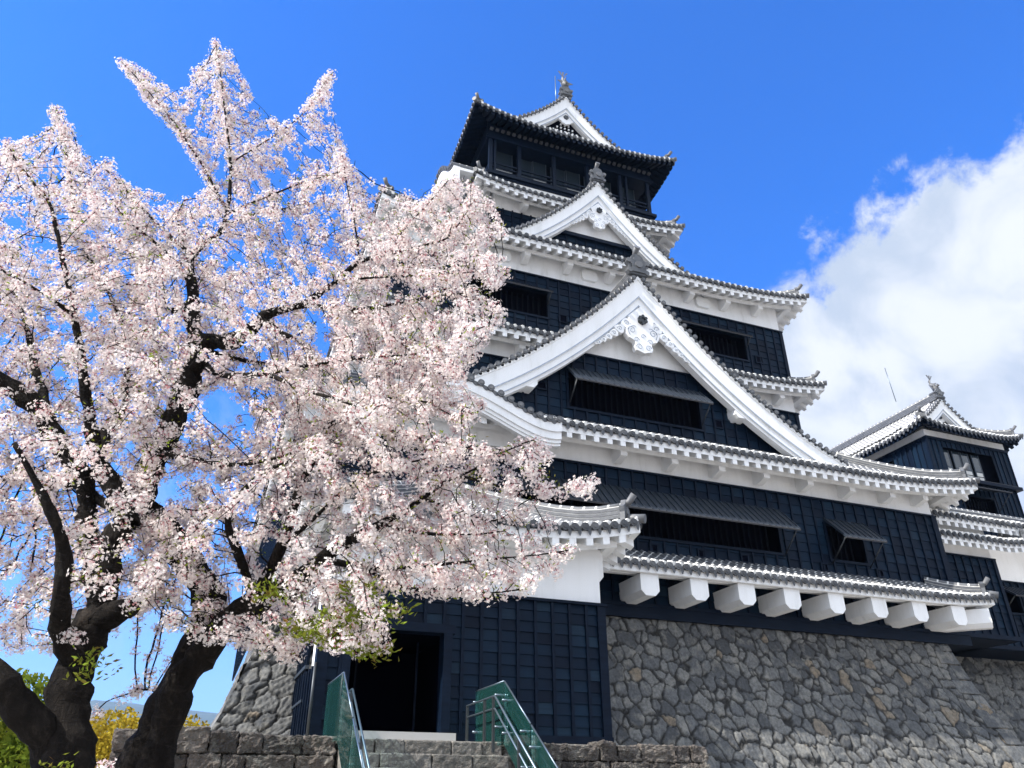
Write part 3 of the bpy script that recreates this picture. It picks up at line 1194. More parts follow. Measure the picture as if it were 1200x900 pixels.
# ------------------------------------------------------------------ dry stone walls
def stone_cells(U, Vv, size, seed, aspect=1.25, small=0.35, bias=None):
    """power-diagram lookup: for grid arrays U,Vv returns (id, d1, d2, offsets)"""
    rng = np.random.default_rng(seed)
    u0, u1, v0, v1 = U.min() - 1, U.max() + 1, Vv.min() - 1, Vv.max() + 1
    nx, ny = int((u1 - u0) / (size * aspect)), int((v1 - v0) / size)
    gx, gy = np.meshgrid(np.arange(nx), np.arange(ny), indexing='ij')
    sx = (gx + 0.5 * (gy % 2) + rng.uniform(-0.40, 0.40, gx.shape)) * size * aspect + u0
    sy = (gy + rng.uniform(-0.36, 0.36, gy.shape)) * size + v0
    wt = rng.uniform(-0.12, 0.42, gx.shape) * size
    s1 = np.stack([sx.ravel(), sy.ravel(), wt.ravel()], 1)
    ns = int(small * nx * ny)
    s2 = np.stack([rng.uniform(u0, u1, ns), rng.uniform(v0, v1, ns), rng.uniform(-0.42, -0.18, ns) * size], 1)
    S = np.concatenate([s1, s2])
    an = rng.uniform(-0.5, 0.5, len(S))
    st = rng.uniform(0.85, 1.3, len(S))
    P = np.stack([U.ravel(), Vv.ravel()], 1)
    N = len(P)
    d1 = np.full(N, 1e9)
    d2 = np.full(N, 1e9)
    idx = np.zeros(N, int)
    # bucketed: only sites within reach of each block of points
    order = np.lexsort((P[:, 1] // (2 * size), P[:, 0] // (2 * size)))
    blk = np.stack([P[:, 0] // (2 * size), P[:, 1] // (2 * size)], 1).astype(int)
    key = blk[:, 0] * 100003 + blk[:, 1]
    uk, inv = np.unique(key, return_inverse=True)
    srt = np.argsort(inv, kind='stable')
    cnt = np.bincount(inv)
    start = np.concatenate([[0], np.cumsum(cnt)])
    for b in range(len(uk)):
        ids = srt[start[b]:start[b + 1]]
        p = P[ids]
        lo, hi = p.min(0) - 2.4 * size, p.max(0) + 2.4 * size
        c = np.where((S[:, 0] > lo[0]) & (S[:, 0] < hi[0]) & (S[:, 1] > lo[1]) & (S[:, 1] < hi[1]))[0]
        dx = p[:, None, 0] - S[None, c, 0]
        dy = p[:, None, 1] - S[None, c, 1]
        ca, sa = np.cos(an[c]), np.sin(an[c])
        a = (dx * ca + dy * sa) / (aspect * st[c])
        bb = (-dx * sa + dy * ca) * st[c] ** 0.5
        # rounded-square metric gives blocky stones
        d = (np.abs(a) ** 2.1 + np.abs(bb) ** 2.1) ** (1 / 2.1) - S[None, c, 2]
        part = np.argpartition(d, 1, axis=1)[:, :2]
        r = np.arange(len(ids))
        da, db = d[r, part[:, 0]], d[r, part[:, 1]]
        sw = da > db
        first = np.where(sw, part[:, 1], part[:, 0])
        d1[ids], d2[ids] = np.minimum(da, db), np.maximum(da, db)
        idx[ids] = c[first]
    return idx.reshape(U.shape), d1.reshape(U.shape), d2.reshape(U.shape), S


def stone_face(name, parent, fn, nrm, u_rng, v_rng, size, seed, mat, step=0.045, relief=0.09, aspect=1.25, gapw=0.05, small=0.35, tintfn=None):
    """fn(u, v)->(N,3) surface, nrm(u, v) outward normals; relief from irregular stones"""
    nu, nv = int((u_rng[1] - u_rng[0]) / step) + 1, int((v_rng[1] - v_rng[0]) / step) + 1
    u = np.linspace(*u_rng, nu)
    v = np.linspace(*v_rng, nv)
    U, W = np.meshgrid(u, v, indexing='ij')
    rng = np.random.default_rng(seed + 5)
    # warp so that joints are not straight
    wu = 0.05 * np.sin(W * 5.1 + 1.3 * np.sin(U * 3.7)) + 0.03 * np.sin(U * 9.3 + W * 7.7)
    wv = 0.05 * np.sin(U * 4.3 + 1.1 * np.sin(W * 4.1)) + 0.03 * np.sin(W * 10.1 - U * 6.1)
    wu = wu + 0.022 * np.sin(W * 27 + 2 * np.sin(U * 11)) + 0.014 * np.sin(U * 41 + W * 33)
    wv = wv + 0.022 * np.sin(U * 24 + 2 * np.sin(W * 13)) + 0.014 * np.sin(W * 44 - U * 37)
    gvar = 0.55 + 0.9 * (0.5 + 0.5 * np.sin(U * 6.3 + 2 * np.sin(W * 5.2)) * np.sin(W * 7.1 + 1.7 * np.sin(U * 4.4)))
    idx, d1, d2, S = stone_cells(U + wu * size * 1.4, W + wv * size * 1.4, size, seed, aspect, small)
    e = (d2 - d1) / 2
    t = np.clip(e / (gapw * 1.9), 0, 1)
    round_ = 1 - (1 - t) ** 3.0
    rid = rng.uniform(0, 1, len(S))
    tu, tv = rng.normal(0, 0.075, len(S)), rng.normal(0, 0.075, len(S))
    h = relief * (round_ - 0.75) + (rid[idx] - 0.5) * relief * 0.7 * t
    h += t * ((U - S[idx, 0]) * tu[idx] + (W - S[idx, 1]) * tv[idx])
    # broken faces: each stone has its own chipped facets
    fa = rid[idx] * 6.28
    cu, cv = np.cos(fa), np.sin(fa)
    pr_ = (U * cu + W * cv) * (9 + 6 * rid[idx]) + rid[idx] * 40
    h += relief * 0.18 * (np.abs((pr_ % 2) - 1) - 0.5) * t
    pr_ = (-U * cv + W * cu) * (14 + 7 * rid[idx]) + rid[idx] * 70
    h += relief * 0.12 * (np.abs((pr_ % 2) - 1) - 0.5) * t
    h += 0.006 * np.sin(U * 53 + 3 * np.sin(W * 37)) * t
    P = fn(U, W)
    Nn = nrm(U, W)
    P = P + Nn * h[..., None]
    gap = np.clip(1.2 - e / (gapw * gvar), 0, 1)
    me = bpy.data.meshes.new(name)
    ii = np.arange(nu * nv).reshape(nu, nv)
    q = np.stack([ii[:-1, :-1], ii[1:, :-1], ii[1:, 1:], ii[:-1, 1:]], -1).reshape(-1, 4)
    c = np.cross(P[1, 0] - P[0, 0], P[0, 1] - P[0, 0])
    if c @ Nn[0, 0] < 0:
        q = q[:, ::-1]
    me.vertices.add(nu * nv)
    me.vertices.foreach_set('co', P.reshape(-1))
    me.loops.add(q.size)
    me.loops.foreach_set('vertex_index', q.reshape(-1).astype(np.int32))
    me.polygons.add(len(q))
    me.polygons.foreach_set('loop_start', (np.arange(len(q)) * 4).astype(np.int32))
    me.polygons.foreach_set('use_smooth', np.ones(len(q), bool))
    a = me.attributes.new('tint', 'FLOAT', 'POINT')
    a.data.foreach_set('value', rng.uniform(0, 1, len(S))[idx].reshape(-1).astype(np.float32))
    a = me.attributes.new('gap', 'FLOAT', 'POINT')
    a.data.foreach_set('value', gap.reshape(-1).astype(np.float32))
    me.materials.append(M[mat])
    me.update(calc_edges=True)
    me.validate()
    o = bpy.data.objects.new(name, me)
    COL.objects.link(o)
    if parent is not None:
        o.parent = parent
        me.transform(Matrix.Translation(-Vector(parent.location)))
    return o
# ------------------------------------------------------------------ ground, hills
def ground_sheet():
    mb = MB().mat('ground')
    R = 5200
    mb.poly([(-R, -R, 0), (R, -R, 0), (R, R, 0), (-R, R, 0)], 0.5)
    tag(mb.build('ground'), kind='structure')


ground_sheet()


def hill_range():
    me_v, me_f = [], []
    rng = np.random.default_rng(3)
    naz, nr = 150, 9
    ph = rng.uniform(0, 6.28, 12)
    for i in range(naz):
        a = 2 * math.pi * i / naz
        prof = 0.0
        for k_ in range(12):
            prof += math.sin(a * (3 + k_ * 2.3) + ph[k_]) / (1 + k_ * 0.55)
        # direction measured from the view heading, positive to the left
        rel = (a - AZ + math.pi) % (2 * math.pi) - math.pi
        peak = 455 + 42 * prof
        for c_, w_, h_ in ((0.325, 0.06, 80), (0.41, 0.05, 62), (0.48, 0.07, 40)):
            peak += h_ * math.exp(-((rel - c_) / w_) ** 2) - (20 if abs(rel - c_) < w_ else 0)
        for j in range(nr):
            t = j / (nr - 1)
            r_ = 3600 + 1500 * t
            z = peak * (math.sin(t * math.pi / 2) ** 1.4) + 14 * math.sin(a * 90 + j * 2.1) * t * (1 - 0.3 * t)
            me_v.append((r_ * math.cos(a), r_ * math.sin(a), z - 2))
    for i in range(naz):
        for j in range(nr - 1):
            i2 = (i + 1) % naz
            me_f.append((i * nr + j, i2 * nr + j, i2 * nr + j + 1, i * nr + j + 1))
    me = bpy.data.meshes.new('hills')
    me.from_pydata(me_v, [], [f[::-1] for f in me_f])
    me.materials.append(M['forest'])
    o = bpy.data.objects.new('hills', me)
    COL.objects.link(o)
    tag(o, kind='structure')


hill_range()

# ------------------------------------------------------------------ castle stone base
ZB = 6.25


def off_b(v):
    h = np.clip(ZB - v, 0, None)
    return 0.20 * h + 0.034 * h * h


def d_off(v):
    return 0.20 + 0.068 * np.clip(ZB - v, 0, None)


BX0, BX1, BY0, BY1 = 1.4, 23.25, 20.0, 41.0
base = thing('stone_wall', 'tall battered wall of fitted grey boulders carrying the black and white keep', 'stone wall', (12, 19, 0))


def fr_fn(U, W):
    o = off_b(W)
    s = (U + 1.4) / 27.4
    x = (BX0 - o) + s * (BX1 - BX0 + 2 * o)
    return np.stack([x, BY0 - o, W], -1)


def fr_n(U, W):
    d = d_off(W)
    ln = np.sqrt(1 + d * d)
    return np.stack([0 * W, -1 / ln, d / ln], -1)


stone_face('front_face', base, fr_fn, fr_n, (-1.4, 26.0), (-0.2, ZB), 0.365, 21, 'base_stone', 0.031, 0.072, 1.25, 0.026, 0.95)
stone_face('side_face', base, lambda U, W: np.stack([BX0 - off_b(W), BY0 - off_b(W) + (U / 20.0) * (BY1 - BY0 + off_b(W)), W], -1),
           lambda U, W: np.stack([-1 / np.sqrt(1 + d_off(W) ** 2), 0 * W, d_off(W) / np.sqrt(1 + d_off(W) ** 2)], -1),
           (0, 20.0), (-0.2, ZB), 0.85, 31, 'base_stone', 0.06, 0.085, 1.3, 0.04, 0.4)
stone_face('side_face', base, lambda U, W: np.stack([BX1 + off_b(W), BY0 - off_b(W) + (U / 20.0) * (BY1 - BY0 + off_b(W)), W], -1),
           lambda U, W: np.stack([1 / np.sqrt(1 + d_off(W) ** 2), 0 * W, d_off(W) / np.sqrt(1 + d_off(W) ** 2)], -1),
           (0, 20.0), (-0.2, ZB), 0.7, 33, 'base_stone', 0.09, 0.12, 1.3, 0.045, 0.4)
plain_box(base, 'rubble_core', 'base_stone', BX0 + .3, BX1 - .3, BY0 + .3, BY1, 0.1, ZB - 0.03)

# quoin blocks keyed into the right-hand corner
q = MB().mat('base_stone')
z = 0.1
alt = 0
while z < ZB - 0.25:
    hgt = random.uniform(0.42, 0.6)
    z2 = min(ZB - 0.03, z + hgt)
    o1, o2 = float(off_b(z)), float(off_b(z2))
    la = random.uniform(0.75, 1.0) if alt else random.uniform(0.4, 0.6)
    lb = 0.45 if alt else 0.85
    e_ = 0.05
    q.hexa([(BX1 + o1 - la, BY0 - o1 - e_, z + .015), (BX1 + o1 + e_, BY0 - o1 - e_, z + .015), (BX1 + o1 + e_, BY0 - o1 + lb, z + .015), (BX1 + o1 - la, BY0 - o1 + lb, z + .015),
            (BX1 + o2 - la + .05, BY0 - o2 - e_, z2 - .015), (BX1 + o2 + e_, BY0 - o2 - e_, z2 - .015), (BX1 + o2 + e_, BY0 - o2 + lb, z2 - .015), (BX1 + o2 - la + .05, BY0 - o2 + lb, z2 - .015)], random.uniform(0.1, 0.6))
    z = z2
    alt ^= 1
qo = q.build('corner_stones', base)
bm_ = qo.modifiers.new('soft', 'BEVEL')
bm_.width = 0.035
bm_.segments = 2

# ------------------------------------------------------------------ main keep
XC = 12.85
keep = thing('castle_keep', 'main black and white multi-tiered castle keep with stacked gables and curved tiled roofs', 'castle', (12.85, 25, ZB))

# --- first storey: X 1.4..24.24, Y 20
W1L, W1R, W1Y = 1.4, 24.24, 20.0
D1 = 41.0
big = (7.6, 17.0, 8.72, 9.95)
small = (19.05, 20.55, 8.72, 9.92)


def rel(h, x0):
    return (h[0] - x0, h[1] - x0, h[2], h[3])


clap_wall((W1L, W1Y), X_, -Y_, W1R - W1L, 6.62, 10.8, [rel(big, W1L), rel(small, W1L)], 0.47, 0.31).build('board_wall', keep)
clap_wall((W1R, W1Y), Y_, X_, D1 - W1Y, 6.62, 10.8, (), 0.47, 0.31).build('board_wall', keep)
clap_wall((W1L, D1), -Y_, -X_, D1 - W1Y, 6.62, 10.8, (), 0.47, 0.31).build('board_wall', keep)
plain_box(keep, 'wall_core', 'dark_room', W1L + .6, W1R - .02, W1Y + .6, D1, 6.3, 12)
for xa, xb in ((W1L - .05, W1L + .16), (W1R - .18, W1R + .05)):
    plain_box(keep, 'corner_post', 'black_wood', xa, xb, W1Y - .085, W1Y + .2, 6.62, 10.80)
# sill over the stones, its soffit, and the drip board above the weatherboards
s_ = MB().mat('black_wood')
s_.box(W1L - .04, W1R + .08, W1Y - .13, W1Y + .3, 6.24, 6.62)
s_.box(W1L - .04, W1R + .10, W1Y - .16, W1Y - .131, 6.56, 6.66)
s_.box(BX1 - .6, W1R + .06, W1Y + .301, D1, 6.26, 6.6)
s_.box(W1L - .06, W1R + .07, W1Y - .10, W1Y + .02, 10.80, 10.86)
s_.box(W1R + .0, W1R + .10, W1Y + .021, D1, 10.80, 10.86)
s_.box(W1L - .10, W1L - .0, W1Y + .021, D1, 10.80, 10.86)
s_.build('sill_beam', keep)
plain_box(keep, 'plaster_band', 'plaster', W1L + .02, W1R - .04, W1Y, D1, 10.86, 12.3)
window(keep, *big, W1Y, awn=(10.16, 0.93, 0.86, 0.12))
window(keep, *small, W1Y, awn=(10.08, 0.88, 0.86, 0.10))
for x, zz in ((12.2, 8.38), (13.9, 8.38), (15.5, 8.38), (18.65, 8.40), (21.0, 8.42)):
    loophole(keep, x, zz, W1Y, 0.20)

roof1 = Ring(keep, 'tiled_roof', 1.0, 25.6, 18.87, D1 + 1.1, 11.54, 4.1, 2.75, 1.12, 0.42, 5.5, 0.25,
             brackets=[11.1 - 1.0, 12.93 - 1.0, 14.7 - 1.0, 16.45 - 1.0, 18.25 - 1.0, 20.05 - 1.0, 21.85 - 1.0, 23.4 - 1.0], hipend=3.2,
             sides='frl', skipf=lambda a: 1.3 < a < 7.3)

# --- karahafu (cusped gable) on the left of the first roof
KX, KH, KY, KZ = 5.15, 3.45, 18.52, 11.32


def kz(t):
    t = abs(t)
    s = 0.5 * (1 + math.cos(math.pi * min(1, t * 1.02)))
    return KZ + 0.98 * s ** 0.9 + 0.10 * max(0, (t - 0.75) / 0.25) ** 2


kara = MB()
ts = np.linspace(-1, 1, 41)


def kstrip(mb, o0, o1, y0, y1, sc=1.0):
    prev = None
    for t in ts:
        x = KX + KH * t
        dz = (kz(min(1, t + .01)) - kz(max(-1, t - .01))) / (KH * .02)
        w = math.sqrt(1 + dz * dz) ** 0.6
        cur = mb.add([V3(x, y0, kz(t) - o0 * w), V3(x, y0, kz(t) - o1 * w), V3(x, y1, kz(t) - o1 * w), V3(x, y1, kz(t) - o0 * w)])
        if prev is not None:
            for j in range(4):
                mb.face([prev + j, prev + (j + 1) % 4, cur + (j + 1) % 4, cur + j], 0.5)
        else:
            mb.face([cur, cur + 3, cur + 2, cur + 1], 0.5)
        prev = cur
    mb.face([prev, prev + 1, prev + 2, prev + 3], 0.5)


kara.mat('tile_dark')
i0 = kara.add([V3(KX + KH * t, KY - .02, kz(t)) for t in ts] + [V3(KX + KH * t, 22.5, kz(t) + 0.05) for t in ts])
for j in range(40):
    kara.face([i0 + j, i0 + j + 1, i0 + 42 + j, i0 + 41 + j], 0.4, True)
for k_ in range(23):
    t = -0.97 + 1.94 * k_ / 22
    c0 = V3(KX + KH * t, KY, kz(t) + 0.03)
    dz = (kz(t + .01) - kz(t - .01)) / (KH * .02)
    nrm = V3(-dz, 0, 1) / math.hypot(1, dz)
    kara.mat('tile')
    kara.tube([c0 - Y_ * .06, c0 + Y_ * 1.6, c0 + Y_ * 3.4], 0.088, 6, False, [0, 1.6, 3.4], True, random.random(), (0, math.pi), nrm)
    kara.mat('tile_dark')
    kara.disc(c0 - Y_ * .04, -Y_, 0.105, 0.055, 10, .5)
    kara.mat('tile')
    kara.disc(c0 - Y_ * .095, -Y_, 0.05, 0.02, 8, .9)
    if k_ < 22:
        pts = []
        for m_ in range(6):
            tt = t + (1.94 / 22) * (0.22 + 0.56 * m_ / 5)
            pts.append(V3(KX + KH * tt, KY - .03, kz(tt) + .03))
        low = [p - Z_ * (.10 + .05 * math.sin(math.pi * m_ / 5)) for m_, p in enumerate(pts)]
        i1 = kara.add(pts + low)
        for m_ in range(5):
            kara.face([i1 + m_, i1 + 6 + m_, i1 + 7 + m_, i1 + m_ + 1], .5)
ko = kara.build('cusped_gable', keep)
kb = MB().mat('plaster')
kstrip(kb, 0.05, 0.34, KY - .02, KY + .30)
kstrip(kb, 0.345, 0.56, KY + .04, KY + .30)
kstrip(kb, 0.565, 0.66, KY + .10, KY + .30)
kstrip(kb, 0.665, 0.74, KY + .15, KY + .30)
kstrip(kb, 0.06, 0.20, KY + .305, 20.2)
kbo = kb.build('bargeboard', ko)
kp = MB().mat('plaster')
pr_ = [V3(KX + KH * t, 19.75, kz(t) - .15) for t in ts]
kp.prism([V3(KX - KH, 19.75, 10.87)] + pr_ + [V3(KX + KH, 19.75, 10.87)], Y_ * .2)
kp.build('gable_panel', ko)

# --- big triangular gable standing on the first roof
G1 = Gable(12.75, 20.30, 19.0, 8.15, 6.42, 0.48, 23.2)


def gable_parts(G, parent, wall_y, ztop_dark, zbot, boards=True, b0=0.10, bw=(0.50, 0.22, 0.09), pen=1.9, hole=None, ridge_h=0.42, oni=1.15, tend=1.0):
    r = MB()
    G.roof(r)
    ro = r.build('gable_roof', parent)
    rd = MB()
    ridge_stack(rd, [V3(G.xc, G.yf + .02 + (G.yb - G.yf) * i / 3, G.zp + .02) for i in range(4)], ridge_h, 0.30, 0.10)
    rd.build('ridge', ro)
    on = MB()
    onigawara(on, V3(G.xc, G.yf + .05, G.zp + .04), -Y_, oni)
    on.build('ridge_end_tile', ro)
    bb = MB().mat('plaster')
    y = G.yf
    G.strip(bb, 0.03, b0, y - 0.05, y + 0.5, tend)
    G.strip(bb, b0, b0 + bw[0], y + 0.00, y + 0.40, tend)
    G.strip(bb, b0 + bw[0], b0 + bw[0] + bw[1], y + 0.07, y + 0.40, tend)
    G.strip(bb, b0 + bw[0] + bw[1], b0 + sum(bw), y + 0.13, y + 0.40, tend)
    G.strip(bb, 0.04, 0.12, y + 0.41, wall_y + .1, tend)
    gl = bb.mat('groove_shade')  # thin dark strips, groove shade put in as colour
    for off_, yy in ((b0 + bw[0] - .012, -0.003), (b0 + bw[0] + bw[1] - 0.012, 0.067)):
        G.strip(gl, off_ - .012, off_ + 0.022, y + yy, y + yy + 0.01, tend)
    bb.build('bargeboard', ro)
    tot = b0 + sum(bw)
    apex = V3(G.xc, y + 0.21, G.inner_z(G.xc, tot) + 0.06)
    if pen:
        pendant(ro, apex, pen, zin=lambda x: G.inner_z(x, tot))
    # wall behind: boards below, plaster above
    pl = MB().mat('plaster')
    xs = np.linspace(-1, 1, 33) * G.hw
    top = [(G.xc + x, G.inner_z(G.xc + x, 0.15)) for x in xs]
    hi = [p for p in top if p[1] > ztop_dark]
    if len(hi) > 2:
        pl.prism([V3(hi[0][0], wall_y, ztop_dark)] + [V3(x, wall_y, z) for x, z in hi] + [V3(hi[-1][0], wall_y, ztop_dark)], Y_ * .2)
        pl.build('gable_panel', ro)
    if boards:
        xl = min(x for x, z in top if z > zbot)
        xr = max(x for x, z in top if z > zbot)
        hs = [rel(hole, xl)] if hole else []
        cw = clap_wall((xl, wall_y), X_, -Y_, xr - xl, zbot, ztop_dark, hs, 0.47, 0.31, zmax=lambda a: G.inner_z(xl + a, 0.3))
        cw.mat('dark_room')
        lo = [(x, min(z, ztop_dark)) for x, z in top if z > zbot]
        segs = [lo] if not hole else [[p for p in lo if p[0] < hole[0] - .1], [p for p in lo if p[0] > hole[1] + .1]]
        for sg in segs:
            if len(sg) > 1:
                cw.prism([V3(sg[0][0], wall_y + .05, zbot)] + [V3(x, wall_y + .05, z) for x, z in sg] + [V3(sg[-1][0], wall_y + .05, zbot)], Y_ * .1)
        cw.mat('black_wood')
        xa = [x for x, z in top if G.inner_z(x, 0.5) > ztop_dark]
        cw.box(min(xa), max(xa), wall_y - .10, wall_y + .0, ztop_dark, ztop_dark + .06)
        cw.build('board_wall', ro)
    return ro


hole1 = (10.0, 15.2, 13.28, 14.62)
g1 = gable_parts(G1, keep, 20.95, 15.44, 11.6, True, 0.12, (0.50, 0.24, 0.10), 1.95, hole1)
window(g1, *hole1, 20.95, awn=(14.74, 0.80, 0.72, 0.06))
for x, zz in ((9.0, 13.9), (15.95, 13.62)):
    loophole(g1, x, zz, 20.95, 0.26)
for x in (8.35, 16.75):
    sb = MB().mat('plaster')
    zt = G1.inner_z(x, 0.80)
    sb.prism([V3(x - .32, 20.45, zt + .25), V3(x + .32, 20.45, zt + .25), V3(x + .32, 20.45, zt - .12), V3(x + .2, 20.45, zt - .26), V3(x - .2, 20.45, zt - .26), V3(x - .32, 20.45, zt - .12)], Y_ * .5)
    sb.build('purlin_end', g1)

# --- second / third storeys: Y 23, X 4.1..21.6
W3L, W3R, W3Y, D3 = 4.1, 21.6, 23.0, 38.5
clap_wall((W3L, W3Y), X_, -Y_, W3R - W3L, 14.0, 15.95, (), 0.47, 0.31).build('board_wall', keep)
clap_wall((W3R, W3Y), Y_, X_, D3 - W3Y, 14.0, 15.95, (), 0.47, 0.31).build('board_wall', keep)
plain_box(keep, 'plaster_band', 'plaster', W3L + .02, W3R - .03, W3Y, D3, 15.95, 17.9)
roof2 = Ring(keep, 'tiled_roof', 3.15, 22.5, 22.0, D3 + 1, 16.72, 1.0, 0.62, 1.0, 0.34, 4.5, 0.2, brackets=[2.0, 3.9, 5.8, 7.0, 15.6, 17.4], sides='frl')
whl = (6.6, 10.2, 18.16, 19.25)
whr = (15.9, 19.5, 18.16, 19.25)
clap_wall((W3L, W3Y), X_, -Y_, W3R - W3L, 17.55, 20.02, [rel(whl, W3L), rel(whr, W3L)], 0.47, 0.31).build('board_wall', keep)
clap_wall((W3R, W3Y), Y_, X_, D3 - W3Y, 17.55, 20.02, (), 0.47, 0.31).build('board_wall', keep)
clap_wall((W3L, D3), -Y_, -X_, D3 - W3Y, 17.55, 20.02, (), 0.47, 0.31).build('board_wall', keep)
plain_box(keep, 'wall_core', 'dark_room', W3L + .03, W3R - .02, W3Y + .6, D3, 13.5, 20.0)
window(keep, *whl, W3Y, awn=(19.40, 0.34, 0.42, 0.06), stay=True)
window(keep, *whr, W3Y, awn=(19.40, 0.34, 0.42, 0.06), stay=True)
for x, zz in ((7.6 - 2.0, 18.3), (10.85, 18.25), (20.1, 18.3)):
    loophole(keep, x, zz, W3Y, 0.28)
for x in (W3L - .04, W3R - .12):
    for za, zb in ((14.0, 15.93), (17.5, 20.0)):
        plain_box(keep, 'corner_post', 'black_wood', x, x + .16, W3Y - .085, W3Y + .2, za, zb)
c_ = MB().mat('black_wood')
c_.box(W3L - .06, W3R + .07, W3Y - .10, W3Y + .02, 20.02, 20.08)
c_.box(W3R - .0, W3R + .09, W3Y + .021, D3, 20.02, 20.08)
c_.box(W3L - .06, W3R + .07, W3Y - .10, W3Y - .005, 15.93, 15.99)
c_.build('drip_board', keep)
plain_box(keep, 'plaster_band', 'plaster', W3L + .02, W3R - .04, W3Y, D3, 20.08, 21.4)
roof3 = Ring(keep, 'tiled_roof', 3.15, 22.55, 21.95, D3 + 1, 21.06, 3.5, 2.3, 1.05, 0.46, 5.0, 0.25,
             brackets=[2.3, 4.2, 6.05, 7.9, 9.8, 11.75, 13.6, 15.4, 17.1], hipend=3.2, sides='frl')
for x in (5.0, 8.3, 12.12, 14.8, 17.58):
    zc = 20.64
    ol = [(-.30, -.13), (-.22, -.22), (.22, -.22), (.30, -.13), (.30, .13), (.22, .22), (-.22, .22), (-.30, .13)]
    pp = MB().mat('panel_white')
    pp.prism([V3(x + a * 1.15, W3Y + .001, zc + b * 1.15) for a, b in ol], -Y_ * .13)
    pp.build('plaster_boss', keep)

# upper gable on the third roof
G2 = Gable(12.82, 22.95, 26.05, 4.95, 4.55, 0.40, 25.6)
g2 = gable_parts(G2, keep, 23.50, 23.05, 22.0, True, 0.10, (0.40, 0.20, 0.08), 1.40, None, 0.34, 0.95)
bs = MB().mat('black_wood')
bs.box(9.9, 15.8, 23.30, 23.42, 22.95, 23.12)
bs.build('cross_beam', g2)

# hipped gables closing the third roof on its flanks
for sx in (-1, 1):
    xg = W3L + 1.6 if sx < 0 else W3R - 1.6
    mb = MB().mat('tile_dark')
    mb.prism([V3(xg, 25.2, 23.3), V3(xg, 36.5, 23.3), V3(xg, 30.8, 26.0)], X_ * (-sx) * 3.4)
    mb.build('flank_gable', keep)

# --- fourth storey and its skirt roof
W4L, W4R, W4Y, D4 = 8.75, 17.0, 25.45, 34.0
clap_wall((W4L, W4Y), X_, -Y_, W4R - W4L, 22.8, 25.4, (), 0.47, 0.31).build('board_wall', keep)
clap_wall((W4L, D4), -Y_, -X_, D4 - W4Y, 22.8, 25.4, (), 0.47, 0.31).build('board_wall', keep)
clap_wall((W4R, W4Y), Y_, X_, D4 - W4Y, 22.8, 25.4, (), 0.47, 0.31).build('board_wall', keep)
plain_box(keep, 'plaster_band', 'plaster', W4L + .02, W4R - .02, W4Y, D4, 25.4, 27.2)
roof4 = Ring(keep, 'tiled_roof', 7.55, 18.15, 24.35, D4 + 1.1, 25.78, 1.1, 0.95, 1.1, 0.36, 3.4, 0.2, brackets=[2.6, 4.4, 8.9], sides='frl')

# west cusped gable of the fourth storey roof (seen edge-on)
wk = MB()
ts2 = np.linspace(-1, 1, 25)


def wkz(t):
    s = 0.5 * (1 + math.cos(math.pi * min(1, abs(t))))
    return 26.35 + 1.65 * s


WX, WY, WH = 6.55, 27.1, 2.6
for o0, o1, xx0, xx1, mt in ((-.12, .02, WX - .05, WX + 1.6, 'tile_dark'), (.03, .55, WX, WX + .3, 'plaster'), (.56, .75, WX + .07, WX + .3, 'plaster'), (.05, .2, WX + .301, WX + 1.7, 'plaster')):
    wk.mat(mt)
    prev = None
    for t in ts2:
        y = WY + WH * t
        cur = wk.add([V3(xx0, y, wkz(t) - o0), V3(xx0, y, wkz(t) - o1), V3(xx1, y, wkz(t) - o1), V3(xx1, y, wkz(t) - o0)])
        if prev is not None:
            for j in range(4):
                wk.face([prev + j, cur + j, cur + (j + 1) % 4, prev + (j + 1) % 4], .5)
        else:
            wk.face([cur, cur + 1, cur + 2, cur + 3], .5)
        prev = cur
    wk.face([prev + 3, prev + 2, prev + 1, prev], .5)
for k_ in range(18):
    t = -0.96 + 1.92 * k_ / 17
    c0 = V3(WX, WY + WH * t, wkz(t) + .13)
    wk.mat('tile')
    wk.tube([c0 - X_ * .08, c0 + X_ * 1.4], 0.085, 6, False, [0, 1.4], True, random.random(), (0, math.pi), Z_)
    wk.mat('tile_dark')
    wk.disc(c0 - X_ * .05, -X_, .10, .05, 10, .5)
wk.build('cusped_gable', keep)

# --- top storey: veranda with posts, rails and sliding screens
W5L, W5R, W5Y, D5 = 8.45, 17.25, 25.5, 34.5
T5, B5 = 30.5, 27.42
f5 = MB().mat('black_wood')
f5.box(W5L - .12, W5R + .12, W5Y - .22, D5 + .2, 27.30, 27.46)
f5.box(W5L - .05, W5R + .05, W5Y - .12, D5, 27.16, 27.299)
f5.build('veranda_floor', keep)
wb = MB().mat('plaster')
wb.box(W5L + .25, W5R - .25, W5Y + .02, D5, 26.6, 27.16)
wb.box(W5L + .10, W5L + .42, W5Y - .04, W5Y + .25, 26.75, 27.155)
wb.box(W5R - .42, W5R - .10, W5Y - .04, W5Y + .25, 26.75, 27.155)
wb.build('plaster_band', keep)
po = None
for x in (8.58, 8.80, 10.05, 11.87, 13.7, 15.50, 15.86, 17.10):
    wd = 0.085 if x not in (8.80, 15.86) else 0.05
    mb = MB().mat('black_wood')
    mb.box(x - wd, x + wd, W5Y - .085, W5Y + .085, 27.46, 29.62)
    mb.build('post', keep)
for y in (27.6, 29.7, 31.8, 33.9):
    for x in (8.58, 17.10):
        mb = MB().mat('black_wood')
        mb.box(x - .085, x + .085, y - .085, y + .085, 27.46, 29.62)
        mb.build('post', keep)
bm5 = MB().mat('black_wood')
bm5.box(W5L - .05, W5R + .05, W5Y - .10, D5, 29.62, 30.75)
bm5.box(W5L - .12, W5R + .12, W5Y - .18, W5Y - .101, 29.56, 29.70)
bm5.build('lintel', keep)
rl = MB().mat('black_wood')
